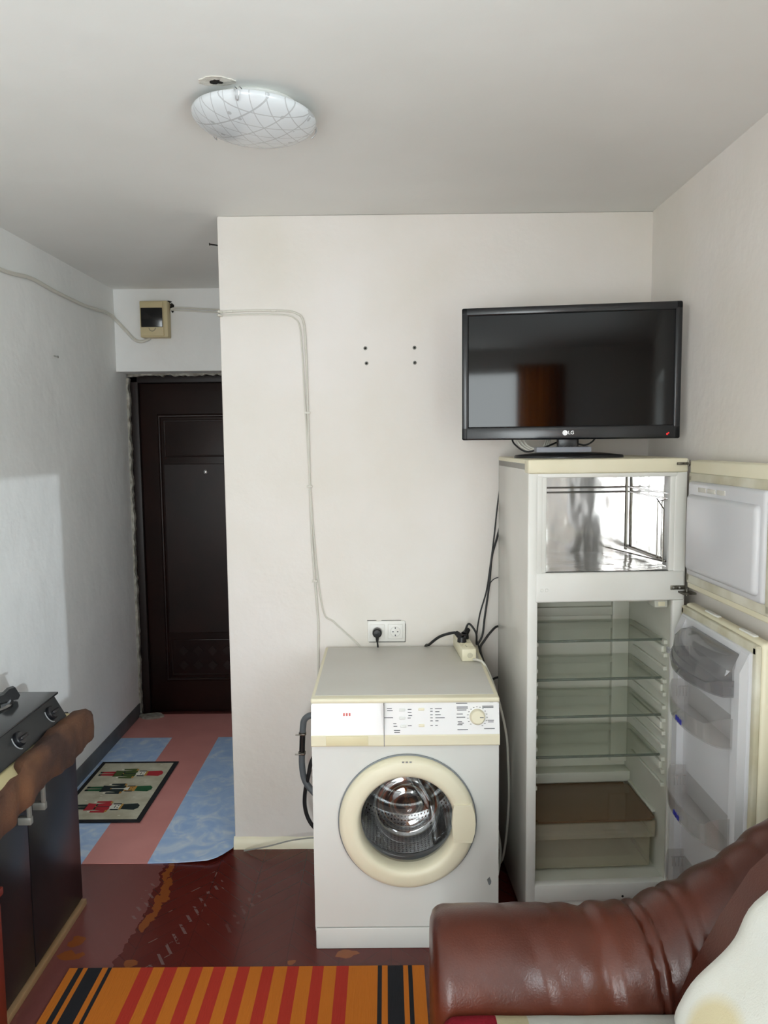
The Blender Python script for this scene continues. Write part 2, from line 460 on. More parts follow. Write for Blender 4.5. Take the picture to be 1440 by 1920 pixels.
def lamp_glass():
    """White glass with grey crossing lines and dots."""
    m = bpy.data.materials.new('lamp_glass'); m.use_nodes = True
    nt = m.node_tree; N = nt.nodes; L = nt.links
    b = N['Principled BSDF']; b.inputs['Roughness'].default_value = 0.18
    tc = N.new('ShaderNodeTexCoord')
    acc = None
    for rot, sc in ((12, 9.0), (64, 7.0), (118, 5.0)):
        mp = N.new('ShaderNodeMapping'); mp.inputs['Rotation'].default_value = (0, 0, R(rot)); L.new(tc.outputs['Object'], mp.inputs[0])
        wv = N.new('ShaderNodeTexWave'); wv.inputs['Scale'].default_value = sc; wv.inputs['Distortion'].default_value = 3.5; wv.inputs['Detail'].default_value = 0; wv.inputs['Detail Scale'].default_value = 0.6
        L.new(mp.outputs[0], wv.inputs['Vector'])
        t = N.new('ShaderNodeMath'); t.operation = 'GREATER_THAN'; t.inputs[1].default_value = 0.99; L.new(wv.outputs['Fac'], t.inputs[0])
        if acc is None: acc = t.outputs[0]
        else:
            mx = N.new('ShaderNodeMath'); mx.operation = 'MAXIMUM'; L.new(acc, mx.inputs[0]); L.new(t.outputs[0], mx.inputs[1]); acc = mx.outputs[0]
    sq = N.new('ShaderNodeMapping'); sq.inputs['Scale'].default_value = (1, 1, 0.001); L.new(tc.outputs['Object'], sq.inputs[0])
    vo = N.new('ShaderNodeTexVoronoi'); vo.inputs['Scale'].default_value = 22; L.new(sq.outputs[0], vo.inputs['Vector'])
    dt = N.new('ShaderNodeMath'); dt.operation = 'LESS_THAN'; dt.inputs[1].default_value = 0.13; L.new(vo.outputs['Distance'], dt.inputs[0])
    mx = N.new('ShaderNodeMath'); mx.operation = 'MAXIMUM'; L.new(acc, mx.inputs[0]); L.new(dt.outputs[0], mx.inputs[1])
    mixn = N.new('ShaderNodeMix'); mixn.data_type = 'RGBA'
    L.new(mx.outputs[0], mixn.inputs[0]); mixn.inputs[6].default_value = srgb('#d6dadd'); mixn.inputs[7].default_value = srgb('#b6b8ba')
    L.new(mixn.outputs[2], b.inputs['Base Color'])
    MATS['lamp_glass'] = m
lamp_glass()

def drum_steel():
    """Stainless sheet pierced with rows of small holes (angle / depth pattern)."""
    m = bpy.data.materials.new('drum_steel'); m.use_nodes = True
    nt = m.node_tree; N = nt.nodes; L = nt.links
    b = N['Principled BSDF']; b.inputs['Metallic'].default_value = 1; b.inputs['Roughness'].default_value = 0.2
    tc = N.new('ShaderNodeTexCoord'); s = N.new('ShaderNodeSeparateXYZ'); L.new(tc.outputs['Object'], s.inputs[0])
    def mth(op, a, c=None):
        n = N.new('ShaderNodeMath'); n.operation = op
        for i, v in enumerate((a, c)):
            if v is None: continue
            if isinstance(v, (int, float)): n.inputs[i].default_value = v
            else: L.new(v, n.inputs[i])
        return n.outputs[0]
    ang = mth('ARCTAN2', s.outputs[2], s.outputs[0])
    u = mth('SUBTRACT', mth('FRACT', mth('MULTIPLY', ang, 17.0)), 0.5)
    v = mth('SUBTRACT', mth('FRACT', mth('MULTIPLY', s.outputs[1], 75.0)), 0.5)
    d = mth('ADD', mth('MULTIPLY', u, u), mth('MULTIPLY', v, v))
    hole = mth('LESS_THAN', d, 0.05)
    mx = N.new('ShaderNodeMix'); mx.data_type = 'RGBA'; L.new(hole, mx.inputs[0])
    mx.inputs[6].default_value = srgb('#cfcfd0'); mx.inputs[7].default_value = srgb('#2a2a2c')
    L.new(mx.outputs[2], b.inputs['Base Color'])
    MATS['drum_steel'] = m
drum_steel()

# ------------------------------------------------------------------ the setting
XL, XR, YB, ZC, YF, YD, XB = -1.535, 1.035, 3.055, 2.545, 4.45, 4.64, -0.643
bm = bmesh.new(); box(bm, (XL - .2, YR - .3, -0.10), (XR + .2, 4.9, 0.0)); struct('floor', bm, 'parquet', smooth=False)
bm = bmesh.new(); box(bm, (XL - .2, YR - .3, ZC), (XR + .2, 4.9, ZC + .12)); struct('ceiling', bm, 'ceiling_paint', smooth=False)
bm = bmesh.new(); box(bm, (XL - .2, YR - .3, 0), (XL, 4.9, ZC)); struct('wall_left', bm, 'hall_paint', smooth=False)
SY0, SY1, SZ0, SZ1 = -0.85, 0.50, 0.90, 2.10      # side window in the right wall, behind the camera
bm = bmesh.new()
box(bm, (XR, SY1, 0), (XR + .2, YB, ZC)); box(bm, (XR, YR - .3, 0), (XR + .2, SY0, ZC)); box(bm, (XR, SY0, 0), (XR + .2, SY1, SZ0)); box(bm, (XR, SY0, SZ1), (XR + .2, SY1, ZC))
struct('wall_right', bm, 'wall_paint', smooth=False)
bm = bmesh.new()
for a, b_ in (((XR + .1, SY0, SZ0), (XR + .15, SY0 + .05, SZ1)), ((XR + .1, SY1 - .002, SZ0), (XR + .15, SY1 + .04, SZ1)), ((XR + .1, SY0, SZ0), (XR + .15, SY1, SZ0 + .04)), ((XR + .1, SY0, SZ1 - .002), (XR + .15, SY1, SZ1 + .04))):
    box(bm, a, b_)
wf2 = struct('window_2', bm, 'window_frame_white', smooth=False)
bm = bmesh.new(); box(bm, (XR + .122, SY0 + .05, SZ0 + .04), (XR + .126, SY1, SZ1)); obj('pane', bm, 'window_glass', wf2, smooth=False)
bm = bmesh.new(); box(bm, (XB, YB, 0), (XR + .2, 4.9, ZC), bev=0.006); struct('wall_middle', bm, 'wall_paint')
# far wall of the entrance: lintel above the recessed door
bm = bmesh.new()
box(bm, (XL, YF, 2.085), (XB, 4.9, ZC))
box(bm, (XL - .05, YD + .09, 0), (XB + .05, 4.9, 2.2))
struct('wall_far', bm, 'hall_paint', smooth=False)
# ragged plaster round the door frame
bm = bmesh.new()
rnd = random.Random(3)
top = [(XL + 0.01 + i * 0.017, 2.085) for i in range(53)]
low = [(x, 2.085 - 0.004 - rnd.random() * 0.014) for x, _ in reversed(top)]
prism(bm, top + low, 'Y', YD - 0.035, YD - 0.002)
lf = [(XL, 0.02 + i * 0.03) for i in range(69)]
rt = [(XL + 0.006 + rnd.random() * 0.012, z) for _, z in reversed(lf)]
prism(bm, lf + rt, 'Y', YD - 0.035, YD - 0.002)
struct('trim_1', bm, 'plaster_raw', smooth=False)
# skirting: grey painted band along the left wall of the entrance, a pale lip under the middle wall
bm = bmesh.new(); box(bm, (XL, 2.69, 0), (XL + .006, YF + .18, 0.085), bev=.002); struct('baseboard_left', bm, 'grey_band')
bm = bmesh.new()
sec = []
for i in range(24):
    x = XB - .004 + i * (0.42 / 23); dz = 0.012 * noise.noise(Vector((x * 9, 0, 1)))
    sec.append([(x, YB + .002, 0.0), (x, YB - .014 - dz * .4, 0.0), (x, YB - .012, .025 + dz), (x, YB - .003, .045 + dz), (x, YB + .002, .05 + dz)])
grid_loft(bm, sec); struct('baseboard_middle', bm, 'cream_plastic', fix=True)
# rear wall with the window opening
bm = bmesh.new()
yo = YR - .2
box(bm, (XL, yo, 0), (WX0, YR, ZC)); box(bm, (WX1, yo, 0), (XR, YR, ZC)); box(bm, (WX0, yo, 0), (WX1, YR, WZ0)); box(bm, (WX0, yo, WZ1), (WX1, YR, ZC))
struct('wall_rear', bm, 'wall_paint', smooth=False)
bm = bmesh.new()
fy0, fy1 = YR - .12, YR - .07
for a, b_ in (((WX0, fy0, WZ0), (WX0 + .05, fy1, WZ1)), ((WX1 - .035, fy0, WZ0), (WX1, fy1, WZ1)), ((WX0, fy0, WZ0), (WX1, fy1, WZ0 + .05)), ((WX0, fy0, WZ1 - .03), (WX1, fy1, WZ1)),
              ((-0.86, fy0, WZ0), (-0.80, fy1, WZ1))):
    box(bm, a, b_, bev=.004)
wf = struct('window_1', bm, 'window_frame_white')
bm = bmesh.new(); box(bm, (WX0 + .05, YR - .098, WZ0 + .05), (WX1 - .035, YR - .094, WZ1 - .03)); obj('pane', bm, 'window_glass', wf, smooth=False)
# brown curtain beside the window
bm = bmesh.new(); sec = []
for k in range(2):
    z = (2.38, 0.15)[k]
    sec.append([(-0.20 + i * (0.46 / 60), YR + .07 + .03 * math.sin(i * 0.75) + .012 * math.sin(i * .31 + k), z) for i in range(61)])
sec2 = [[(x, y + .006, z) for x, y, z in reversed(s)] for s in sec]
grid_loft(bm, [sec[0] + sec2[0], sec[1] + sec2[1]], closed=True, cap=True)
tag(obj('curtain', bm, 'curtain_brown', angle=80), 'orange brown curtain hanging beside the window, seen only as a reflection in the television', 'curtain')

# ------------------------------------------------------------------ entrance door
bm = bmesh.new()
DX0, DX1, DZ1 = XL + .012, XB + .0, 2.075
box(bm, (DX0, YD, 0), (DX0 + .045, YD + .07, DZ1), bev=.004); box(bm, (DX1 - .045, YD, 0), (DX1, YD + .07, DZ1), bev=.004); box(bm, (DX0, YD, DZ1 - .04), (DX1, YD + .07, DZ1), bev=.004)
dr = struct('door_1', bm, 'door_frame_brown')
bm = bmesh.new(); LX0, LX1 = DX0 + .047, DX1 - .047
box(bm, (LX0, YD + .02, .012), (LX1, YD + .07, DZ1 - .043), bev=.004)
obj('door_leaf', bm, 'door_brown', dr)
def moulding(bm, x0, x1, z0, z1, y, wd=.022, h=.014):
    prof = [(0, 0), (.25, .8), (.5, 1), (.75, .8), (1, 0)]
    secs = []
    for cx, cz, sx, sz in ((x0, z0, 1, 1), (x1, z0, -1, 1), (x1, z1, -1, -1), (x0, z1, 1, -1), (x0, z0, 1, 1)):
        secs.append([(cx + sx * wd * a, y - h * b_, cz + sz * wd * a) for a, b_ in prof])
    grid_loft(bm, secs)
bm = bmesh.new(); PX0, PX1 = -1.375, -0.80
moulding(bm, PX0, PX1, .205, 1.85, YD + .021); moulding(bm, PX0 + .035, PX1 - .035, .24, .47, YD + .021, .012, .006)
moulding(bm, PX0 + .035, PX1 - .035, 1.59, 1.815, YD + .021, .012, .006)
obj('panel_moulding', bm, 'door_brown', dr, angle=60)
bm = bmesh.new()
box(bm, (PX0 + .03, YD + .013, .51), (PX1 - .03, YD + .025, 1.55), bev=.004)
for r_ in range(2):
    for c_ in range(5):
        for z0 in (.305,):
            cx = PX0 + .11 + c_ * .09; cz = z0 + r_ * .09
            prism(bm, [(cx - .03, cz), (cx, cz + .03), (cx + .03, cz), (cx, cz - .03)], 'Y', YD + .014, YD + .022)
obj('raised_panel', bm, 'door_brown', dr, smooth=False)
bm = bmesh.new(); lathe(bm, [(0.0001, -.012), (.006, -.012), (.012, -.008), (.013, 0), (.013, .02)], (-1.09, YD + .012, 1.50), 'Y', 20)
pe = obj('peephole', bm, 'chrome', dr); pe['label'] = 'small chrome peephole'
bm = bmesh.new()
lump = []
for i in range(14):
    a = 2 * PI * i / 14; q = 0.8 + .35 * rnd.random()
    lump.append((-1.455 + .075 * q * math.cos(a), 4.585 + .045 * q * math.sin(a)))
prism(bm, lump, 'Z', 0.004, 0.016)
tag(obj('plaster_lump', bm, 'plaster_raw', smooth=False), 'pale flat plaster lump on the floor by the brown door, left corner', 'rubble')

# ------------------------------------------------------------------ floor coverings
# linoleum in the entrance: blue sheet with a pink lane, front corner cut and slightly curled
def lino_z(x, y):
    d = max(0.0, 0.30 - math.hypot(x + .66, y - 2.93)) / .30
    return 0.004 + 0.02 * d * d
bm = bmesh.new()
xs = [XL + .007, -1.40, -1.236, -1.10, -.972, -.90, -.84, -.78, -.73, -.70, -.675, XB - .006]
ys = [2.938, 2.96, 2.99, 3.02, 3.05, 3.10, 3.2, 3.4, 3.6, 3.8, 4.0, 4.25, 4.45, 4.63]
def yfront(x):
    return 2.938 if x < -.73 else 2.938 + (x + .73) ** 2 / (.0816 ** 2) * .10
V = {}
for i, x in enumerate(xs):
    for j, y in enumerate(ys):
        yy = yfront(x) + (4.63 - yfront(x)) * ((y - 2.938) / (4.63 - 2.938)) if x > -.74 else y
        if abs(y - 4.25) < .001: yy = 4.25
        V[i, j] = bm.verts.new((x, yy, lino_z(x, yy)))
for i in range(len(xs) - 1):
    for j in range(len(ys) - 1):
        f = bm.faces.new((V[i, j], V[i + 1, j], V[i + 1, j + 1], V[i, j + 1]))
        xm, ym = (xs[i] + xs[i + 1]) / 2, (ys[j] + ys[j + 1]) / 2
        f.material_index = 1 if (-1.236 < xm < -.972 or ym > 4.25) else 0
ext = bmesh.ops.extrude_face_region(bm, geom=list(bm.faces))
for v in ext['geom']:
    if isinstance(v, bmesh.types.BMVert): v.co.z -= 0.003
o = obj('linoleum', bm, ['lino_blue', 'lino_pink']); tag(o, 'blue marbled linoleum with a pink lane covering the entrance floor before the brown door', 'floor covering')

# nutcracker doormat
mx0, mx1, my0, my1 = -1.505, -1.105, 3.262, 3.905
bm = bmesh.new()
box(bm, (mx0, my0, .0065), (mx1, my1, .012), bev=.002, mi=0)
box(bm, (mx0 + .022, my0 + .022, .0115), (mx1 - .022, my1 - .022, .0128), mi=1)
ZP = .0134
def poly(pts, mi, z=ZP):
    f = bm.faces.new([bm.verts.new((x, y, z)) for x, y in pts]); f.material_index = mi; f.normal_update()
    if f.normal.z < 0: f.normal_flip()
def bar(x0, x1, yc, h0, h1, mi, z=ZP):
    poly([(x0, yc - h0), (x1, yc - h1), (x1, yc + h1), (x0, yc + h0)], mi, z)
# three toy soldiers lying with their heads toward the middle of the hall (legs, coat, belt, face, hat)
rows = [(3.755, 2, 4, 2), (3.585, 3, 5, 3), (3.40, 5, 2, 5)]
for yc, leg, coat, hat in rows:
    dx = (yc - 3.58) * .02
    bar(-1.462 + dx, -1.392 + dx, yc - .013, .009, .012, leg); bar(-1.462 + dx, -1.392 + dx, yc + .013, .009, .012, leg)
    bar(-1.470 + dx, -1.455 + dx, yc - .014, .010, .010, 5); bar(-1.470 + dx, -1.455 + dx, yc + .014, .010, .010, 5)
    bar(-1.395 + dx, -1.350 + dx, yc, .036, .028, coat); bar(-1.350 + dx, -1.292 + dx, yc, .028, .044, coat, ZP + .0001); bar(-1.292 + dx, -1.280 + dx, yc, .044, .020, coat, ZP + .0001)
    for sg in (-1, 1):
        bar(-1.360 + dx, -1.292 + dx, yc + sg * .047, .007, .010, coat, ZP + .0002); bar(-1.372 + dx, -1.360 + dx, yc + sg * .046, .006, .006, 7, ZP + .0002); bar(-1.294 + dx, -1.284 + dx, yc + sg * .042, .011, .008, 6, ZP + .0003)
    bar(-1.353 + dx, -1.345 + dx, yc, .028, .028, 5, ZP + .0003); bar(-1.352 + dx, -1.346 + dx, yc, .005, .005, 6, ZP + .0004)
    bar(-1.345 + dx, -1.285 + dx, yc, .003, .003, 5 if coat != 5 else 7, ZP + .0003)
    bar(-1.282 + dx, -1.236 + dx, yc, .024, .024, 6 if hat == 3 else 7, ZP + .0002)
    bar(-1.285 + dx, -1.262 + dx, yc, .008, .020, 7, ZP + .0003); bar(-1.262 + dx, -1.258 + dx, yc, .012, .012, 5, ZP + .0004)
    for sg in (-1, 1): bar(-1.250 + dx, -1.244 + dx, yc + sg * .010, .003, .003, 5, ZP + .0004); bar(-1.275 + dx, -1.238 + dx, yc + sg * .027, .005, .005, 5, ZP + .0003)
    bar(-1.238 + dx, -1.228 + dx, yc, .028, .028, 6, ZP + .0003); bar(-1.228 + dx, -1.165 + dx, yc, .025, .031, hat, ZP + .0002); bar(-1.165 + dx, -1.150 + dx, yc, .031, .012, hat, ZP + .0002)
for i in range(26):
    x = rnd.uniform(mx0 + .04, mx1 - .04); y = rnd.uniform(my0 + .04, my1 - .04)
    if min(abs(y - r_[0]) for r_ in rows) > .06: bar(x - .006, x + .006, y, .002, .002, 7)
o = obj('doormat', bm, ['mat_black', 'mat_beige', 'mat_red', 'mat_green', 'mat_olive', 'mat_dark', 'mat_gold', 'mat_white'], smooth=False, fix=False)
tag(o, 'beige doormat printed with three toy soldiers, black edged, on the blue linoleum', 'doormat')

# striped rug
bm = bmesh.new()
U = [(0, 30, 0), (30, 50, 2), (50, 66, 0), (66, 118, 2), (118, 138, 0), (138, 152, 2), (152, 255, 0)]
for a, b_ in ((255, 300), (340, 386), (433, 477), (515, 560), (603, 645), (690, 732), (778, 820), (868, 908), (953, 997)):
    if U[-1][1] < a: U.append((U[-1][1], a, 0))
    U.append((a, b_, 1))
U += [(997, 1100, 0), (1100, 1115, 2), (1115, 1135, 0), (1135, 1190, 2), (1190, 1207, 0), (1207, 1222, 2), (1222, 1265, 0)]
for a, b_, m_ in U:
    x0, x1 = -1.03 + a / 1265 * 1.135, -1.03 + b_ / 1265 * 1.135
    box(bm, (x0, 0.35, .001), (x1, 2.318, .007), mi=m_)
bmesh.ops.remove_doubles(bm, verts=list(bm.verts), dist=1e-5)
o = obj('striped_rug', bm, ['rug_orange', 'rug_red', 'rug_black'], smooth=False)
tag(o, 'orange woven rug with red and black stripes on the brown parquet', 'rug')

# ------------------------------------------------------------------ ceiling lamp
lamp = thing('ceiling_lamp', 'round white glass ceiling lamp with grey lines and dots, hanging slightly askew', 'ceiling lamp', (-.332, 2.082, ZC))
bm = bmesh.new(); lathe(bm, [(.0001, 0), (.11, 0), (.115, -.004), (.115, -.022), (.0001, -.022)], n=40); obj('base_plate', bm, 'white_enamel', lamp)
bm = bmesh.new()
prof = [(.160 * math.sin(a), -.006 - .050 * (math.cos(a))) for a in [R(x) for x in (0.2, 10, 20, 30, 40, 50, 60, 70, 80, 88)]]
prof = [(r, z) for r, z in prof]
prof += [(.158, -.003), (.147, -.005)]
lathe(bm, prof, n=64)
sh = obj('glass_shade', bm, 'lamp_glass', lamp, angle=60)
sh.rotation_euler = (R(0), R(3.0), 0); sh.location = (0, 0, -.024)
for ax in (265, 140, 22):
    bm = bmesh.new(); a = R(ax); d = Vector((math.cos(a), math.sin(a), 0)); s = Vector((-d.y, d.x, 0))
    tube(bm, [d * .104 + s * .006 + Vector((0, 0, .006)), d * .162 + s * .006 + Vector((0, 0, .001)), d * .165 + s * .005 + Vector((0, 0, -.016)), d * .155 + Vector((0, 0, -.029)), d * .165 - s * .005 + Vector((0, 0, -.016)), d * .162 - s * .006 + Vector((0, 0, .001)), d * .112 - s * .006 + Vector((0, 0, .006))], .0013, n=6, k=3)
    k = obj('clip', bm, 'lamp_metal', lamp); k.rotation_euler = sh.rotation_euler; k.location = sh.location
bm = bmesh.new()
lump = []
for i in range(16):
    a = 2 * PI * i / 16; q = .6 + .6 * rnd.random(); lump.append((-.402 + .017 * q * math.cos(a), 1.940 + .012 * q * math.sin(a)))
prism(bm, lump, 'Z', ZC - .003, ZC + .001)
tag(obj('ceiling_hole', bm, 'soot_and_shade', smooth=False), 'small ragged dark hole in the ceiling beside the lamp', 'hole')
bm = bmesh.new()
lump = [(-.402 + .040 * math.cos(2 * PI * i / 16) * (.8 + .5 * rnd.random()), 1.940 + .022 * math.sin(2 * PI * i / 16) * (.8 + .5 * rnd.random())) for i in range(16)]
prism(bm, lump, 'Z', ZC - .002, ZC + .001)
struct('trim_2', bm, 'plaster_white', smooth=False)

# ------------------------------------------------------------------ fuse box and wiring
fb = thing('fuse_box', 'beige fuse box with dark window above the entrance door', 'fuse box', (-1.292, YF, 2.368))
bm = bmesh.new(); box(bm, (-.078, -.065, -.10), (.078, 0, .10), bev=.005); obj('housing', bm, 'beige_plastic', fb)
bm = bmesh.new(); box(bm, (-.072, -.073, -.094), (.056, -.064, .094), bev=.003); obj('cover', bm, 'beige_plastic', fb)
bm = bmesh.new(); box(bm, (-.068, -.079, -.046), (.052, -.072, .060), bev=.002); fl = obj('flap', bm, 'smoke_black', fb); fl['label'] = 'dark smoked flap'
bm = bmesh.new(); tube(bm, [(-.008 + .018 * math.cos(a), -.0735, -.050 + .018 * math.sin(a)) for a in [PI + i * PI / 8 for i in range(9)]], .0014, n=6, smooth=False); obj('latch', bm, 'print_dark', fb)
bm = bmesh.new()
lump = [(-1.235 + (.045 if i % 2 else .026) * math.cos(2 * PI * i / 12) * (.7 + .5 * rnd.random()), 2.465 + .016 * math.sin(2 * PI * i / 12) * (.7 + .6 * rnd.random())) for i in range(12)]
prism(bm, lump, 'Y', YF - .002, YF + .001)
lump = [(-1.202 + .012 * math.cos(2 * PI * i / 10) * (.7 + .5 * rnd.random()), 2.44 + .028 * math.sin(2 * PI * i / 10) * (.7 + .5 * rnd.random())) for i in range(10)]
prism(bm, lump, 'Y', YF - .003, YF + .001)
tag(obj('wall_hole', bm, 'soot_and_shade', smooth=False), 'sooty ragged hole in the wall at the top right corner of the fuse box', 'hole')
bm = bmesh.new()
tube(bm, [(XL + .009, y, z) for y, z in ((2.2, 2.385), (2.7, 2.39), (3.14, 2.372), (3.4, 2.392), (3.64, 2.382), (4.0, 2.378), (4.3, 2.392), (4.43, 2.378))] + [(-1.47, YF - .009, 2.315), (-1.42, YF - .009, 2.262), (-1.38, YF - .009, 2.252), (-1.345, YF - .012, 2.262), (-1.33, YF - .02, 2.272)], .009, n=8)
tag(obj('wall_cable', bm, 'cable_white'), 'thick white painted cable along the left wall to the fuse box bottom', 'cable')
bm = bmesh.new()
for dz, r_ in ((0, .005), (-.014, .0045)):
    tube(bm, [(-1.21, YF - .008, 2.43 + dz * .2), (-1.16, YF - .007, 2.438 + dz), (-.95, YF - .007, 2.425 + dz), (-.70, YF - .007, 2.412 + dz), (XB - .008, YF - .02, 2.40 + dz),
              (XB - .007, 4.0, 2.33 + dz), (XB - .007, 3.4, 2.215 + dz), (XB - .005, YB + .005, 2.184 + dz), (XB + .012, YB - .006, 2.182 + dz)], r_, n=8)
tube(bm, [(-.645, YB - .006, 2.182), (-.52, YB - .006, 2.186), (-.396, YB - .006, 2.184), (-.345, YB - .006, 2.175), (-.316, YB - .006, 2.14), (-.308, YB - .006, 2.0), (-.306, YB - .006, 1.79), (-.300, YB - .006, 1.31), (-.282, YB - .006, .99), (-.28, YB - .006, .93), (-.285, YB - .006, .70)], .0042, n=8)
tube(bm, [(-.645, YB - .006, 2.168), (-.52, YB - .006, 2.172), (-.39, YB - .006, 2.168), (-.35, YB - .006, 2.155), (-.33, YB - .006, 2.12), (-.322, YB - .006, 2.0), (-.315, YB - .006, 1.79), (-.292, YB - .006, 1.31), (-.262, YB - .006, 1.01), (-.215, YB - .006, .95), (-.124, YB - .006, .862), (-.10, YB - .006, .82)], .0028, n=8)
for x, z in ((-.6, 2.184), (-.43, 2.184), (-.306, 1.79), (-.303, 1.5), (-.29, 1.12)):
    box(bm, (x - .012, YB - .011, z - .004), (x + .009, YB, z + .004), bev=.001)
tag(obj('twin_cable', bm, 'cable_white'), 'pair of thin white cables on the wall from fuse box to washing machine', 'cable')
# four wall plugs left from a bracket
for (x, z, lb) in ((-.077, 2.038, 'upper left'), (-.073, 1.98, 'lower left'), (.115, 2.038, 'upper right'), (.116, 1.98, 'lower right')):
    bm = bmesh.new(); lathe(bm, [(.0001, -.003), (.0035, -.003), (.004, -.0005)], (x, YB - .0005, z), 'Y', 12, mi=0)
    lathe(bm, [(.004, -.004), (.0075, -.002), (.0075, .002)], (x, YB - .0005, z), 'Y', 12, mi=1)
    tag(obj('wall_plug', bm, ['soot_and_shade', 'cable_grey']), 'small grey wall plug, %s of the four in the white wall' % lb, 'wall plug', 'wall plugs beside the television')
bm = bmesh.new(); rod(bm, (XB - .034, YB + .02, 2.445), (XB + .01, YB + .02, 2.438), .0028, n=8); lathe(bm, [(.0001, 0), (.005, 0), (.005, .003), (.0001, .003)], (XB - .036, YB + .02, 2.445), 'X', 10)
tag(obj('nail', bm, 'soot_and_shade'), 'dark nail sticking out of the wall corner just under the ceiling', 'nail')
bm = bmesh.new(); rod(bm, (XL + .02, 3.617, 2.080), (XL - .002, 3.617, 2.085), .003, n=8); lathe(bm, [(.0001, 0), (.006, 0), (.006, .002), (.0001, .002)], (XL + .018, 3.617, 2.080), 'X', 10)
tag(obj('nail', bm, 'cable_grey'), 'small nail in the left wall beside the entrance door', 'nail')

# double socket and the plug in it
so = thing('wall_socket', 'white double wall socket above the washing machine', 'socket', (-.006, YB, .912))
bm = bmesh.new(); box(bm, (-.076, -.009, -.043), (.076, 0, .043), bev=.004); obj('frame', bm, 'socket_white', so)
for sx in (-.037, .036):
    bm = bmesh.new(); box(bm, (sx - .030, -.013, -.030), (sx + .030, -.008, .030), bev=.003)
    lathe(bm, [(.0215, -.013), (.020, -.0145), (.0185, -.0135), (.018, -.010)], (sx, 0, 0), 'Y', 28)
    ins = obj('socket_insert', bm, 'socket_white', so)
    bm = bmesh.new()
    for dx, dz in ((-.0095, 0), (.0095, 0)): disc(bm, .0028, (sx + dx, -.0135, dz), 'Y', 12)
    for dz in (-.015, .015): box(bm, (sx - .002, -.0145, dz - .003), (sx + .002, -.0131, dz + .003))
    obj('contact_holes', bm, 'print_dark', ins, smooth=False)
bm = bmesh.new(); box(bm, (-.077, -.0015, .0432), (-.04, -.0002, .0455)); box(bm, (-.02, -.0015, .0432), (.06, -.0002, .0448)); box(bm, (.0762, -.0015, -.043), (.078, -.0002, .03)); box(bm, (-.07, -.0015, -.0462), (.077, -.0002, -.0434))  # dark strips stand in for the shade in the gap round the frame
obj('shadow_gap', bm, 'soot_and_shade', so, smooth=False)
pl = thing('power_plug', 'round black plug in the left half of the white wall socket', 'plug', (-.043, YB - .015, .912))
bm = bmesh.new(); lathe(bm, [(.0001, -.030), (.014, -.029), (.0185, -.024), (.0185, -.004), (.017, .0), (.0001, 0)], n=24, axis='Y'); obj('plug_body', bm, 'black_plastic', pl)
bm = bmesh.new(); rod(bm, (0, -.018, -.010), (0, -.020, -.034), .008, r2=.005, n=12); obj('strain_relief', bm, 'black_plastic', pl)
bm = bmesh.new(); tube(bm, [(0, -.020, -.03), (.002, -.019, -.055), (.004, -.010, -.10), (.01, -.008, -.2)], .0036, n=8); obj('cord', bm, 'cable_black', pl)

# ------------------------------------------------------------------ washing machine
WMX0, WMX1, WMY0, WMY1 = -.250, .3555, 2.412, 3.005
WC = ((WMX0 + WMX1) / 2)
wm = thing('washing_machine', 'white front loading washing machine with cream door ring standing against the white wall', 'washing machine', (WC, WMY0, 0))
hw = (WMX1 - WMX0) / 2; dp = WMY1 - WMY0
DCX, DCZ = .057 - WC, .4425
# body: two sides, back, bottom, front panel with the round opening
bm = bmesh.new()
box(bm, (-hw, .004, .06), (-hw + .004, dp, .835)); box(bm, (hw - .004, .004, .06), (hw, dp, .835)); box(bm, (-hw, dp - .004, .06), (hw, dp, .835)); box(bm, (-hw, .004, .06), (hw, dp, .064))
obj('cabinet', bm, 'white_enamel', wm)
bm = bmesh.new(); n = 64; RO = .196
inner = []; outer = []
x0, x1, z0, z1 = -hw, hw, .076, .698
for i in range(n):
    a = 2 * PI * i / n; c, s = math.cos(a), math.sin(a)
    inner.append(bm.verts.new((DCX + RO * c, 0, DCZ + RO * s)))
    tx = ((x1 - DCX) / c) if c > 1e-9 else ((x0 - DCX) / c if c < -1e-9 else 1e9)
    tz = ((z1 - DCZ) / s) if s > 1e-9 else ((z0 - DCZ) / s if s < -1e-9 else 1e9)
    t = min(tx, tz); outer.append(bm.verts.new((DCX + t * c, 0, DCZ + t * s)))
for i in range(n):
    j = (i + 1) % n; bm.faces.new((inner[i], inner[j], outer[j], outer[i]))
# square off the corners
for cx, cz in ((x0, z0), (x1, z0), (x1, z1), (x0, z1)):
    a = math.atan2(cz - DCZ, cx - DCX) % (2 * PI); i = int(a / (2 * PI / n)); j = (i + 1) % n
    v = bm.verts.new((cx, 0, cz)); bm.faces.new((outer[i], outer[j], v))
e = bmesh.ops.extrude_face_region(bm, geom=list(bm.faces))
for v in e['geom']:
    if isinstance(v, bmesh.types.BMVert): v.co.y += .006
obj('front_panel', bm, 'white_enamel', wm, smooth=False)
bm = bmesh.new(); box(bm, (-hw + .002, -.001, .0), (hw - .002, .025, .072), bev=.003)
obj('plinth', bm, 'white_enamel', wm)
bm = bmesh.new(); box(bm, (-hw - .002, -.002, .836), (hw + .002, dp + .03, .853), bev=.006, seg=3); 
lid = obj('lid', bm, 'cream_plastic', wm)
bm = bmesh.new(); box(bm, (-hw + .010, .03, .8525), (hw - .012, dp + .02, .8542), bev=.0008); obj('lid_top', bm, 'lid_grey', lid)
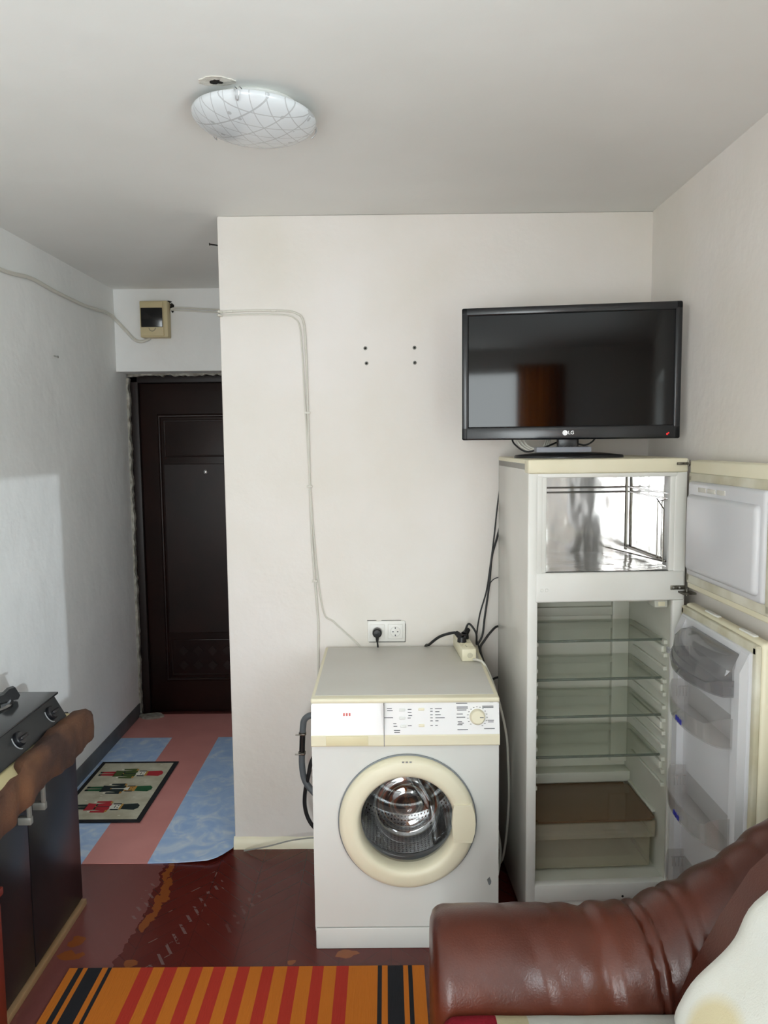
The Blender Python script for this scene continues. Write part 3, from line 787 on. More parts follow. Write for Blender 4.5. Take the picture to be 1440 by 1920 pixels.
# control fascia: lower cream lip and tilted glossy face
bm = bmesh.new()
prism(bm, [(-.016, .700), (-.019, .704), (-.019, .7335), (-.016, .737), (.03, .737), (.03, .700)], 'X', -hw, hw)
obj('fascia_lip', bm, 'cream_plastic', wm, angle=20)
SPLIT = -.0155 - WC
def fas(z):  # y of the tilted face
    return -.017 + (z - .737) / .099 * .022
for (a, b_, nm) in ((-hw, SPLIT - .001, 'drawer_front'), (SPLIT + .001, hw, 'control_panel')):
    bm = bmesh.new(); prism(bm, [(fas(.7375), .7375), (fas(.8355), .8355), (.03, .8355), (.03, .7375)], 'X', a, b_)
    p_ = obj(nm, bm, 'white_gloss', wm, smooth=False)
    if nm == 'drawer_front': drawer = p_
    else: panel = p_
bm = bmesh.new(); box(bm, (SPLIT - .0012, -.0195, .700), (SPLIT + .0012, .0, .8355)); obj('seam', bm, 'print_grey', wm, smooth=False)
bm = bmesh.new(); box(bm, (-.202 - WC, -.021, .7045), (-.067 - WC, -.017, .7355), bev=.0015); obj('drawer_pull', bm, 'cream_yellow', wm)
tilt = Matrix.Rotation(R(90) - math.atan(.022 / .099), 4, 'X')
def onf(x, z, lift=.0006):
    return Matrix.Translation((x, fas(z) - lift, z)) @ tilt
bm = bmesh.new()
def mark(x, z, w_, h_, mi=0, lift=.0006):
    M = onf(x, z, lift)
    f = bm.faces.new([bm.verts.new(M @ Vector(p)) for p in ((-w_ / 2, -h_ / 2, 0), (w_ / 2, -h_ / 2, 0), (w_ / 2, h_ / 2, 0), (-w_ / 2, h_ / 2, 0))]); f.material_index = mi
def cx(px): return (px - 583) / 353 * (2 * hw) - hw   # along the fascia, from its left edge
def cz(py): return .8355 - (py - 1320) / 63 * .098
PRINTS = ((730, 1331, .016), (731, 1335, .018), (728, 1349, .030), (740, 1361, .010), (741, 1366, .012), (744, 1374, .020), (744, 1378, .018), (768, 1333, .012), (768, 1339, .012), (769, 1345, .012), (767, 1350, .010), (768, 1365, .012),
                   (809, 1332, .008), (822, 1332, .022), (809, 1337, .008), (820, 1338, .014), (809, 1344, .008), (821, 1344, .018), (809, 1350, .008), (825, 1350, .030), (809, 1356, .008), (819, 1356, .010), (809, 1365, .008), (818, 1365, .008),
                   (866, 1322, .036), (867, 1329, .036), (867, 1331.5, .036), (866, 1335, .03), (862, 1343, .02), (864, 1349.5, .028), (862, 1358, .014), (864, 1361, .018), (862, 1364, .016), (867, 1374, .034),
                   (922, 1319.5, .012), (915, 1328, .036), (915, 1330.5, .036), (920, 1356, .02), (920, 1359, .018), (917, 1372, .034))
for lo_, hi_ in ((700, 746), (746, 800), (800, 830), (830, 905), (905, 940)):
    bm = bmesh.new()
    for px, py, w_ in PRINTS:
        if lo_ <= px < hi_: mark(cx(px), cz(py), w_, .0024, 0)
    obj('panel_print', bm, ['print_dark'], panel, smooth=False, fix=False)
bm = bmesh.new()
for i in range(16):
    a = R(-60 + i * 19); M = (cx(895) + .031 * math.cos(a), cz(1349) + .031 * math.sin(a)); mark(M[0], M[1], .005, .0018, 0)
obj('dial_scale', bm, ['print_dark'], panel, smooth=False, fix=False)
for px, py, red in ((754, 1334, 0), (754, 1350, 0), (756, 1366, 0), (790, 1333, 1), (790, 1365, 1)):
    bm = bmesh.new(); box(bm, (-.0095, -.0042, -.001), (.0095, .0042, .0035), bev=.0015, M=onf(cx(px), cz(py), 0)); obj('push_button', bm, 'cream_plastic' if red else 'white_enamel', panel)
bm = bmesh.new(); lathe(bm, [(.0255, .0), (.025, .004), (.0215, .016), (.019, .018), (.0001, .018)], n=36, M=onf(cx(895), cz(1349), 0)); kn = obj('dial', bm, 'cream_plastic', panel)
kn['label'] = 'round cream programme dial'
bm = bmesh.new(); box(bm, (.006, -.0012, .0181), (.018, .0012, .0186), M=onf(cx(895), cz(1349), 0)); obj('dial_mark', bm, 'print_dark', panel, smooth=False)
bm = bmesh.new()
for dx in (-.009, 0, .009):
    mark(cx(650) + dx, cz(1342), .006, .009, 0)
obj('drawer_emblem', bm, ['print_red'], drawer, smooth=False, fix=False)
# door ring
bm = bmesh.new()
lathe(bm, [(.222, .002), (.222, -.010), (.219, -.020), (.213, -.027), (.205, -.031), (.180, -.034), (.166, -.0335), (.158, -.026), (.153, -.010), (.151, .012), (.153, .03)], (DCX, 0, DCZ), 'Y', 96)
ring = obj('door_ring', bm, 'cream_plastic', wm, angle=50)
bm = bmesh.new(); lathe(bm, [(.2262, -.001), (.2262, -.006), (.2225, -.008)], (DCX, 0, DCZ), 'Y', 96); obj('door_seam', bm, 'rubber_grey', wm)
bm = bmesh.new()
pts = []
for (a, r_) in ((-17, .217), (-8, .219), (0, .2195), (8, .219), (17, .217)):
    pts.append((DCX + r_ * math.cos(R(a)), DCZ + .004 + r_ * math.sin(R(a))))
pts += [(DCX + .150, DCZ + .068), (DCX + .146, DCZ + .045), (DCX + .143, DCZ), (DCX + .146, DCZ - .035), (DCX + .150, DCZ - .058)]
prism(bm, pts, 'Y', -.0375, -.012); hd = obj('door_handle', bm, 'cream_plastic', ring, angle=30)
# rubber boot, drum, glass bowl
bm = bmesh.new(); lathe(bm, [(.196, .0), (.192, .015), (.176, .02), (.168, .045), (.178, .06), (.172, .085), (.180, .10), (.185, .13)], (DCX, 0, DCZ), 'Y', 72); obj('rubber_seal', bm, 'seal_grey', wm, angle=70)
bm = bmesh.new(); lathe(bm, [(.187, -.02), (.183, -.01), (.235, 0.0), (.238, .03), (.238, .30), (.215, .335)], (0, 0, 0), 'Y', 96)
drum = obj('drum', bm, 'drum_steel', wm, angle=50); drum.location = (DCX, .135, DCZ)
bm = bmesh.new()
prof = [(.216, .334), (.20, .345), (.17, .325), (.15, .34), (.12, .322), (.10, .338), (.07, .315), (.05, .31), (.0001, .30)]
lathe(bm, prof, (0, 0, 0), 'Y', 72)
for a in (30, 150, 270):
    M = Matrix.Rotation(R(a), 4, 'Y'); box(bm, (-.02, .312, .05), (.02, .335, .21), bev=.009, seg=3, M=M)
obj('drum_back', bm, 'steel', drum, angle=60)
for a in (62, 182, 302):
    bm = bmesh.new(); M = Matrix.Rotation(R(-a + 90), 4, 'Y')
    prism(bm, [(-.03, .240), (-.018, .205), (-.008, .190), (.008, .190), (.018, .205), (.03, .240)], 'Y', .03, .29, M=M); obj('lifter', bm, 'steel', drum, angle=60)
bm = bmesh.new()
bw = [(.156, .008), (.150, .016), (.140, .05), (.128, .085), (.114, .106), (.104, .116), (.095, .118), (.086, .112), (.074, .110), (.066, .116), (.056, .117), (.046, .110), (.034, .107), (.024, .111), (.012, .112), (.0001, .111)]
lathe(bm, bw, (DCX, 0, DCZ), 'Y', 72)
gb = obj('glass_bowl', bm, 'bowl_glass', wm, angle=80)
bm = bmesh.new()
for i, (w_, x) in enumerate(((.018, .030), (.012, .046))):
    pass
for dx in (-.012, .0, .012):
    box(bm, (DCX + .0 + dx - .004, -.0345, DCZ + .209), (DCX + dx + .003, -.0292, DCZ + .2115))
obj('ring_lettering', bm, 'print_grey', ring, smooth=False)
bm = bmesh.new(); pts = [(hw - .030 + .007 * math.cos(2 * PI * i / 9) * (.6 + .6 * rnd.random()), .232 + .013 * math.sin(2 * PI * i / 9) * (.6 + .6 * rnd.random())) for i in range(9)]
prism(bm, pts, 'Y', -.0006, .0002); ch = obj('paint_chip', bm, 'rubber_grey', wm, smooth=False)

# hose beside the washing machine
hs = thing('drain_hose', 'grey and black hose with metal clamps looping down left of the washing machine', 'hose', (-.33, 2.93, 0))
def H(pts): return [(x + .33, y - 2.93, z) for x, y, z in pts]
bm = bmesh.new(); tube(bm, H([(-.27, 2.93, .612), (-.308, 2.92, .612), (-.330, 2.92, .595), (-.336, 2.92, .565), (-.338, 2.92, .535)]), .0125, n=14); obj('upper_elbow', bm, 'hose_grey', hs)
bm = bmesh.new(); rod(bm, H([(-.338, 2.92, .538)])[0], H([(-.342, 2.92, .455)])[0], .0115, n=14); obj('coupling', bm, 'black_plastic', hs)
for (x, z) in ((-.338, .540), (-.3415, .462)):
    bm = bmesh.new(); lathe(bm, [(.0125, -.006), (.0145, -.005), (.0145, .005), (.0125, .006)], H([(x, 2.92, z)])[0], 'Z', 20)
    box(bm, tuple(Vector(H([(x - .004, 2.902, z - .004)])[0])), tuple(Vector(H([(x + .012, 2.908, z + .004)])[0])), bev=.001)
    rod(bm, H([(x - .026, 2.905, z)])[0], H([(x + .01, 2.905, z)])[0], .0025, n=8); obj('hose_clamp', bm, 'dark_steel', hs)
bm = bmesh.new(); tube(bm, H([(-.342, 2.92, .458), (-.343, 2.92, .42), (-.338, 2.92, .37), (-.325, 2.92, .335), (-.300, 2.92, .302), (-.27, 2.925, .27)]), .0125, n=14); obj('lower_hose', bm, 'hose_grey', hs)
bm = bmesh.new(); tube(bm, [(-.285, 2.90, .47), (-.305, 2.90, .43), (-.318, 2.91, .37), (-.332, 2.93, .31), (-.338, 2.94, .25), (-.332, 2.945, .20), (-.315, 2.945, .16), (-.29, 2.95, .125), (-.278, 2.955, .085), (-.272, 2.965, .04), (-.268, 2.975, .010)], .008, n=12)
tag(obj('inlet_hose', bm, 'cable_black'), 'thin black hose curving behind the grey hose left of the washing machine', 'hose')

# ------------------------------------------------------------------ refrigerator
YAW = R(2.6)
FW, FD, FH = .527, .498, 1.612
fr = thing('refrigerator', 'tall white two door refrigerator with both doors standing open, television on top', 'refrigerator', (.460, 2.5, 0), YAW)
bm = bmesh.new()
box(bm, (0, .0, .03), (.012, FD, 1.60), bev=.003); box(bm, (FW - .012, 0, .03), (FW, FD, 1.60), bev=.003); box(bm, (0, FD - .01, .03), (FW, FD, 1.60)); box(bm, (0, 0, 1.575), (FW, FD, 1.606), bev=.003)
obj('cabinet', bm, 'fridge_side', fr)
bm = bmesh.new(); box(bm, (-.001, -.004, 1.566), (FW + .001, .05, FH), bev=.006, seg=3); box(bm, (-.001, .04, 1.596), (FW + .001, FD, FH), bev=.004); obj('top_cap', bm, 'cream_plastic', fr)
# face frame
bm = bmesh.new()
box(bm, (.002, -.002, .10), (.034, .03, 1.566), bev=.003); box(bm, (FW - .040, -.002, .10), (FW - .001, .03, 1.566), bev=.003)
box(bm, (.03, -.002, 1.552), (FW - .03, .03, 1.566), bev=.003); box(bm, (.03, -.002, .10), (FW - .03, .03, .160), bev=.004)
box(bm, (.022, -.002, 1.236), (.048, .02, 1.56), bev=.003)
obj('face_frame', bm, 'fridge_white', fr)
bm = bmesh.new(); box(bm, (.026, -.008, 1.141), (FW - .004, .04, 1.240), bev=.007, seg=3); dv = obj('divider_panel', bm, 'fridge_white', fr)
for x in (.046, .062):
    bm = bmesh.new(); lathe(bm, [(.0055, -.0085), (.0045, -.0105), (.0001, -.0105)], (x, 0, 1.184), 'Y', 16); obj('screw_cap', bm, 'fridge_white', dv)
bm = bmesh.new(); box(bm, (.012, .004, 0), (FW - .012, .04, .10), bev=.003); obj('plinth', bm, 'fridge_white', fr)
bm = bmesh.new(); lathe(bm, [(.004, -.003), (.004, .001)], (.337, 0, .112), 'Y', 12); disc(bm, .004, (.337, -.003, .112), 'Y', 12); obj('plinth_hole', bm, 'soot_and_shade', fr)
# freezer liner: bright aluminium box, open at the front
def open_box(bm, x0, x1, y0, y1, z0, z1, sub=1, mi=0):
    c = [(x0, z0), (x1, z0), (x1, z1), (x0, z1)]
    A = [bm.verts.new((x, y0, z)) for x, z in c]; B = [bm.verts.new((x, y1, z)) for x, z in c]
    for i in range(4):
        j = (i + 1) % 4; bm.faces.new((A[i], A[j], B[j], B[i]))
    bm.faces.new(B)
bm = bmesh.new()
open_box(bm, .048, .490, .002, .43, 1.243, 1.556)
fz = obj('freezer_liner', bm, 'foil', fr, smooth=False, fix=False)
for p in fz.data.polygons: pass
bm = bmesh.new(); box(bm, (.4895, .0, 1.243), (.508, .10, 1.556), bev=.003); box(bm, (.470, .0, 1.24), (.508, .02, 1.557), bev=.003); obj('freezer_collar', bm, 'fridge_white', fr)
bm = bmesh.new(); box(bm, (.030, .0, 1.24), (.062, .02, 1.557), bev=.003); obj('freezer_collar', bm, 'fridge_white', fr)
bm = bmesh.new()
for z in (1.492, 1.474): tube(bm, [(.05, .425, z), (.485, .425, z)], .0035, n=8, smooth=False); tube(bm, [(.4875, .42, z), (.4875, .05, z)], .003, n=8, smooth=False)
obj('cooling_tube', bm, 'steel', fz)
bm = bmesh.new()
tube(bm, [(.486, .42, 1.262), (.486, .06, 1.262)], .003, n=8, smooth=False); tube(bm, [(.475, .42, 1.262), (.475, .06, 1.262), (.475, .06, 1.44), (.475, .12, 1.47)], .0022, n=8, smooth=False)
tube(bm, [(.482, .13, 1.262), (.482, .13, 1.46), (.482, .07, 1.47)], .002, n=8, smooth=False); tube(bm, [(.481, .425, 1.25), (.481, .425, 1.55)], .004, n=8, smooth=False)
tube(bm, [(.40, .42, 1.262), (.475, .06, 1.262)], .0022, n=8, smooth=False)
obj('wire_rack', bm, 'dark_steel', fz)
# fridge liner
bm = bmesh.new()
open_box(bm, .034, .486, .012, .41, .158, 1.141)
box(bm, (.034, .345, .358), (.486, .41, .40), bev=.006); box(bm, (.034, .395, 1.00), (.486, .41, 1.035), bev=.006)
box(bm, (.42, .385, .42), (.486, .41, 1.10), bev=.006)
for i in range(12):
    z = .995 - .0455 * i + .006
    for (a, b_) in ((.478, .487), (.033, .042)):
        box(bm, (a, .035, z - .016), (b_, .33, z - .006), bev=.002)
        box(bm, (a - (.004 if a > .2 else 0), .03, z - .018), (b_ + (.004 if a < .2 else 0), .05, z - .004), bev=.002)
for i in range(4):
    z = (.995, .861, .73, .588)[i]
    box(bm, (.474, .05, z - .05), (.487, .36, z - .022), bev=.005)
    box(bm, (.05, .388, z - .045), (.45, .41, z - .018), bev=.006)
fl_ = obj('fridge_liner', bm, 'liner_white', fr, fix=False)
bm = bmesh.new(); box(bm, (.435, .02, 1.112), (.480, .09, 1.143), bev=.004); box(bm, (.36, .06, 1.125), (.43, .16, 1.142), bev=.004); th = obj('thermostat', bm, 'liner_white', fr)
bm = bmesh.new(); box(bm, (.447, .0185, 1.117), (.470, .022, 1.132), bev=.001); obj('switch', bm, 'cream_plastic', th)
for i in range(4):
    z = (.995, .861, .73, .588)[i]
    bm = bmesh.new(); box(bm, (.040, .062, z - .004), (.481, .36, z)); sf = obj('glass_shelf', bm, 'shelf_glass', fr, smooth=False)
    bm = bmesh.new(); box(bm, (.040, .056, z - .006), (.481, .064, z + .002), bev=.002); obj('shelf_edge', bm, 'shelf_edge', sf)
bm = bmesh.new(); box(bm, (.036, .060, .535), (.046, .085, .56), bev=.002); rc = obj('red_clip', bm, 'red_plastic', fr); rc['label'] = 'small red clip on the left inner wall'
bm = bmesh.new()
t = bmesh.new(); bmesh.ops.create_cube(t, size=1)
for v in t.verts: v.co = Vector((.258 + v.co.x * .430, .203 + v.co.y * .290, .352 + v.co.z * .006))
bmesh.ops.bevel(t, geom=[e_ for e_ in t.edges if abs(e_.verts[0].co.z - e_.verts[1].co.z) > .001], offset=.015, segments=4, affect='EDGES'); join_bm(bm, t)
cg = obj('crisper_cover', bm, 'brown_glass', fr); cg['label'] = 'brown tinted glass plate over the crisper'
bm = bmesh.new(); box(bm, (.474, .10, .356), (.487, .34, .366), bev=.003); obj('cover_guide', bm, 'liner_white', fr)
bm = bmesh.new()
def tray(bm, x0, x1, y0, y1, z0, z1, t_=.003):
    box(bm, (x0, y0, z0), (x1, y0 + t_, z1)); box(bm, (x0, y1 - t_, z0), (x1, y1, z1)); box(bm, (x0, y0, z0), (x0 + t_, y1, z1)); box(bm, (x1 - t_, y0, z0), (x1, y1, z1)); box(bm, (x0, y0, z0), (x1, y1, z0 + t_))
tray(bm, .056, .462, .085, .335, .170, .288); tray(bm, .044, .474, .068, .345, .283, .341)
obj('crisper_drawer', bm, 'crisper_clear', fr, smooth=False)
# hinges
bm = bmesh.new(); box(bm, (.488, -.012, 1.590), (.535, -.004, 1.598), bev=.001); rod(bm, (.525, -.012, 1.585), (.525, -.012, 1.606), .004, n=10); box(bm, (.515, -.02, 1.5915), (.558, -.012, 1.597), bev=.001); obj('top_hinge', bm, 'hinge_steel', fr)
bm = bmesh.new(); box(bm, (.475, -.0105, 1.178), (.524, -.0075, 1.192), bev=.001); box(bm, (.50, -.05, 1.168), (.545, -.0095, 1.174), bev=.001); rod(bm, (.523, -.028, 1.160), (.523, -.028, 1.186), .004, n=10)
hg = obj('middle_hinge', bm, 'hinge_steel', fr)
for x in (.484, .504):
    bm = bmesh.new(); lathe(bm, [(.004, -.0105), (.003, -.0128), (.0001, -.0128)], (x, 0, 1.185), 'Y', 12); obj('screw', bm, 'chrome', hg)

# doors: local x along the door from the hinge, local y outward, z up
def place_door(o, hinge, e_):
    o.location = Matrix.Rotation(-YAW, 3, 'Z') @ (Vector(hinge) - Vector((.460, 2.5, 0)))
    o.rotation_euler = (0, 0, R(-90 + e_) - YAW)
def slab(bm, x0, x1, y0, y1, z0, z1, bev, mi=0): box(bm, (x0, y0, z0), (x1, y1, z1), bev=bev, seg=3, mi=mi)
T = .045
# upper (freezer) door
bm = bmesh.new(); slab(bm, 0, .525, .010, T, 1.19, 1.608, .012)
ud = obj('freezer_door', bm, 'cream_plastic', fr); place_door(ud, (.968, 2.462, 0), 1.6)
bm = bmesh.new(); slab(bm, .004, .521, .0, .014, 1.552, 1.606, .005); obj('door_rim', bm, 'cream_plastic', ud)
bm = bmesh.new(); slab(bm, .004, .521, .0, .014, 1.196, 1.236, .005); obj('door_rim', bm, 'cream_plastic', ud)
bm = bmesh.new()
slab(bm, .010, .515, -.006, .004, 1.540, 1.568, .004); slab(bm, .010, .515, -.006, .004, 1.215, 1.246, .004); slab(bm, .010, .030, -.006, .004, 1.22, 1.56, .004); slab(bm, .495, .515, -.006, .004, 1.22, 1.56, .004)
obj('gasket', bm, 'gasket', ud)
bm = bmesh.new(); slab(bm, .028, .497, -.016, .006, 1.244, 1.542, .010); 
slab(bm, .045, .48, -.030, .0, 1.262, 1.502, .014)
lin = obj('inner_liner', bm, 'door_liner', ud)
for k in range(3):
    bm = bmesh.new(); slab(bm, .105 + k * .062, .158 + k * .062, -.0175, -.012, 1.512, 1.526, .002); obj('embossed_label', bm, 'cable_white', ud)
# lower (fridge) door
bm = bmesh.new(); slab(bm, 0, .52, .010, T, .075, 1.146, .012)
ld = obj('fridge_door', bm, 'cream_plastic', fr); place_door(ld, (.957, 2.468, 0), 0.0)
for a in (.13, .36):
    bm = bmesh.new(); slab(bm, a, a + .09, .020, .034, 1.142, 1.150, .003); obj('top_insert', bm, 'fridge_white', ld)
bm = bmesh.new()
slab(bm, .006, .514, -.004, .012, 1.110, 1.138, .005); slab(bm, .006, .514, -.004, .012, .082, .11, .005); slab(bm, .004, .026, -.004, .012, .085, 1.135, .005); slab(bm, .492, .516, -.004, .012, .085, 1.135, .005)
obj('gasket', bm, 'gasket', ld)
bm = bmesh.new(); slab(bm, .022, .496, -.012, .006, .105, 1.116, .008)
# side ridges, with the chamfered head near the top
for (a, b_) in ((.030, .070), (.448, .490)):
    prism(bm, [(-.008, .12), (-.034, .14), (-.034, 1.06), (-.010, 1.112), (-.006, 1.112)], 'X', a, b_)
obj('inner_liner', bm, 'door_liner', ld, angle=25)
def bowed(u, u0, u1, bow, base):
    t = (u - u0) / (u1 - u0); return -(base + bow * (1 - (2 * t - 1) ** 2) ** .7 if 0 < t < 1 else base)
def make_bin(name, material, u0, u1, z0, zf, ze, base=.062, bow=.045, t_=.003, n=18, ridge=True):
    """bowed front wall, end walls that rise to ze, floor, low back wall."""
    bm = bmesh.new()
    us = [u0 + (u1 - u0) * i / n for i in range(n + 1)]
    F = [(u, bowed(u, u0, u1, bow, base)) for u in us]
    yb = -.013
    out = [(u0, yb)] + F + [(u1, yb)]
    def hz(i, m):    # top height: high at the ends
        t = i / (m - 1); s = min(t, 1 - t)
        return ze if s < .06 else (zf + (ze - zf) * max(0, 1 - (s - .06) / .10))
    m = len(out)
    cxx, cyy = (u0 + u1) / 2, -.04
    inn = []
    for (u, y) in out:
        d = Vector((u - cxx, y - cyy)); d.normalize(); inn.append((u - d.x * t_, y - d.y * t_))
    O0 = [bm.verts.new((u, y, z0)) for u, y in out]; O1 = [bm.verts.new((u, y - .004, hz(i, m))) for i, (u, y) in enumerate(out)]
    I1 = [bm.verts.new((u, y - .002, hz(i, m))) for i, (u, y) in enumerate(inn)]; I0 = [bm.verts.new((u, y, z0 + t_)) for u, y in inn]
    for A, B in ((O0, O1), (O1, I1), (I1, I0)):
        for i in range(m - 1): bm.faces.new((A[i], A[i + 1], B[i + 1], B[i]))
    bm.faces.new(I0); bm.faces.new(O0)
    Bk0 = [(u0, yb, z0), (u1, yb, z0), (u1, yb, zf + .02), (u0, yb, zf + .02)]
    bm.faces.new([bm.verts.new(p) for p in Bk0])
    return obj(name, bm, material, ld, angle=40)
egg = make_bin('egg_box', 'smoky_plastic', .105, .462, .985, 1.012, 1.03); egg['label'] = 'smoky grey covered egg box at the top of the door'
bm = bmesh.new()
secs = []
for i in range(19):
    u = .108 + (.459 - .108) * i / 18; f = bowed(u, .105, .462, .045, .060)
    e_ = 1 if 0 < i < 18 else .55
    secs.append([(u, -.014, 1.013), (u, f, 1.013), (u, f + .002, 1.03), (u, f * .90, 1.03 + .042 * e_), (u, f * .66, 1.03 + .060 * e_), (u, -.014, 1.03 + .068 * e_)])
grid_loft(bm, secs, closed=True, cap=True); obj('egg_box_lid', bm, 'smoky_plastic', ld, angle=50)
bm = bmesh.new()
box(bm, (.175, -.112, 1.030), (.190, -.1065, 1.048), bev=.001); box(bm, (.190, -.112, 1.040), (.205, -.108, 1.046), bev=.001); obj('egg_box_mark', bm, 'print_grey', ld)
for z0, zf, ze in ((.842, .895, .925), (.552, .605, .645), (.282, .325, .365)):
    b_ = make_bin('door_bin', 'clear_plastic', .105, .462, z0, zf, ze)
    bm = bmesh.new(); u = .262
    for k in range(3):
        f = bowed(u + k * .016, .105, .462, .045, .062); box(bm, (u + k * .016, f - .006, z0 + .010 - k * .001), (u + k * .016 + .010, f - .0035, z0 + .024 - k * .001))
    if z0 > .5: obj('bin_print', bm, 'print_blue', b_, smooth=False)
    else: bm.free()
    bm = bmesh.new()
    for k in range(4): box(bm, (.115, -.055 + k * .010, z0 + .03), (.1165, -.0525 + k * .010, z0 + .062))
    box(bm, (.115, -.058, z0 + .060), (.117, -.018, z0 + .064)); obj('bin_divider', bm, 'clear_plastic', b_, smooth=False)

# ------------------------------------------------------------------ television on top of the refrigerator
tvx0, tvy0, tvx1, tvy1 = .272, 2.768, 1.008, 2.655
ta = math.atan2(tvy1 - tvy0, tvx1 - tvx0); TW = math.hypot(tvx1 - tvx0, tvy1 - tvy0)
tv = thing('television', 'black flat screen television standing on the white refrigerator', 'television', ((tvx0 + tvx1) / 2, (tvy0 + tvy1) / 2, 1.612), ta)
zb, zt = 1.676 - 1.612, 2.139 - 1.612; h2 = TW / 2
bm = bmesh.new()
box(bm, (-h2, 0, zb), (h2, .030, zb + .047), bev=.006, seg=3); box(bm, (-h2, 0, zt - .028), (h2, .030, zt), bev=.006, seg=3)
box(bm, (-h2, 0, zb), (-h2 + .024, .030, zt), bev=.006, seg=3); box(bm, (h2 - .024, 0, zb), (h2, .030, zt), bev=.006, seg=3)
bz = obj('bezel', bm, 'tv_bezel', tv)
bm = bmesh.new(); box(bm, (-h2 + .02, .006, zb + .043), (h2 - .02, .012, zt - .024)); obj('screen', bm, 'tv_screen', tv, smooth=False)
bm = bmesh.new(); box(bm, (-h2 + .006, .024, zb + .006), (h2 - .006, .050, zt - .006), bev=.01, seg=3); box(bm, (-.24, .045, zb + .03), (.24, .085, zb + .33), bev=.02, seg=3); obj('back_cover', bm, 'black_plastic', tv)
bm = bmesh.new(); box(bm, (-.038, .03, .010), (.038, .062, zb + .03), bev=.008, seg=3); obj('neck', bm, 'black_satin', tv)
bm = bmesh.new()
sc = [(1.0, 0), (1.0, .006), (.985, .010), (.60, .018), (.15, .022), (.001, .022)]
grid_loft(bm, [[(.188 * s * math.cos(2 * PI * i / 64), .01 + .100 * s * math.sin(2 * PI * i / 64), z) for i in range(64)] for s, z in sc], closed=True)
obj('stand_base', bm, 'black_satin', tv, angle=60)
bm = bmesh.new(); LM = Matrix.Translation((-.005, -.0006, zb + .023)) @ Matrix.Rotation(R(90), 4, 'X')
text_bm(bm, 'LG', .017, LM @ Matrix.Translation((.013, 0, 0)), .0008)
disc(bm, .0088, (-.0125, -.0008, zb + .023), 'Y', 28)
lg = obj('logo', bm, 'logo_silver', tv, smooth=False); lg['label'] = 'small silver round emblem and letters'
bm = bmesh.new(); tube(bm, [(-.0125 + .0058 * math.cos(a), -.0012, zb + .023 + .0058 * math.sin(a)) for a in [R(80 + i * 27) for i in range(11)]], .0006, n=5, smooth=False)
box(bm, (-.0130, -.0016, zb + .0195), (-.0120, -.0009, zb + .0262)); box(bm, (-.0130, -.0016, zb + .0195), (-.0095, -.0009, zb + .0204)); disc(bm, .0011, (-.0157, -.0012, zb + .0255), 'Y', 10); obj('emblem_lines', bm, 'print_grey', lg, smooth=False)
bm = bmesh.new(); box(bm, (h2 - .045, -.0008, zb + .012), (h2 - .040, .0002, zb + .018)); box(bm, (h2 - .040, -.0008, zb + .017), (h2 - .036, .0002, zb + .021)); obj('standby_light', bm, 'led_red', tv, smooth=False)
sb = thing('set_top_box', 'small grey box lying on the black television foot in front of its neck', 'set top box', (.590, 2.585, 1.6375), R(-3))
bm = bmesh.new(); box(bm, (-.090, -.030, -.004), (.090, .03, .014), bev=.003); obj('casing', bm, 'set_box_grey', sb)
bm = bmesh.new()
for i in range(9): box(bm, (-.02 + i * .012, -.018, .0135), (-.014 + i * .012, .018, .0152), bev=.0005)
obj('vent_slats', bm, 'black_satin', sb)
for k, (a, m_, nm) in enumerate(((0, 'cable_white', 'outermost'), (.022, 'cable_white', 'middle'), (.042, 'cable_white', 'innermost'))):
    bm = bmesh.new(); tube(bm, [(.47 + a * .6, 2.795, 1.685), (.482 + a * .6, 2.77, 1.655), (.515 + a * .7, 2.75, 1.634 + a * .12), (.555 + a * .5, 2.76, 1.640 + a * .2), (.585 + a * .3, 2.80, 1.69)], .0032, n=8)
    tag(obj('television_cable', bm, m_), 'pale cable looping under the left half of the television, %s of three' % nm, 'cable', 'pale cables under the television')
bm = bmesh.new(); tube(bm, [(.455, 2.80, 1.685), (.462, 2.775, 1.66), (.50, 2.75, 1.634), (.56, 2.745, 1.648), (.61, 2.77, 1.665)], .0032, n=8)
tag(obj('television_cable', bm, 'cable_black'), 'black cable under the television left of its neck', 'cable')
bm = bmesh.new(); tube(bm, [(.66, 2.745, 1.668), (.70, 2.735, 1.655), (.73, 2.735, 1.668), (.745, 2.74, 1.69)], .003, n=8)
tag(obj('television_cable', bm, 'cable_black'), 'short black cable under the television right of its neck', 'cable')

# ------------------------------------------------------------------ power strip and cords
ps = thing('power_strip', 'cream socket strip with black plugs on the back right corner of the washing machine', 'power strip', (.302, 2.81, .8545), R(3.5))
bm = bmesh.new(); box(bm, (-.027, 0, 0), (.027, .225, .047), bev=.004); obj('casing', bm, 'cream_plastic', ps)
bm = bmesh.new(); lathe(bm, [(.0001, -.0015), (.009, -.0015), (.011, .001)], (.004, 0, .023), 'Y', 20); obj('end_screw', bm, 'gasket', ps)
for y in (.045, .10, .155):
    bm = bmesh.new(); lathe(bm, [(.021, .047), (.0215, .0485), (.0195, .0485), (.019, .0465), (.0001, .0465)], (0, y, 0), 'Z', 28)
    q = obj('socket', bm, 'cream_plastic', ps)
    bm = bmesh.new()
    for dy in (-.0095, .0095): disc(bm, .003, (-.004, y + dy, .0472), 'Z', 10)
    obj('contact_holes', bm, 'soot_and_shade', q, smooth=False)
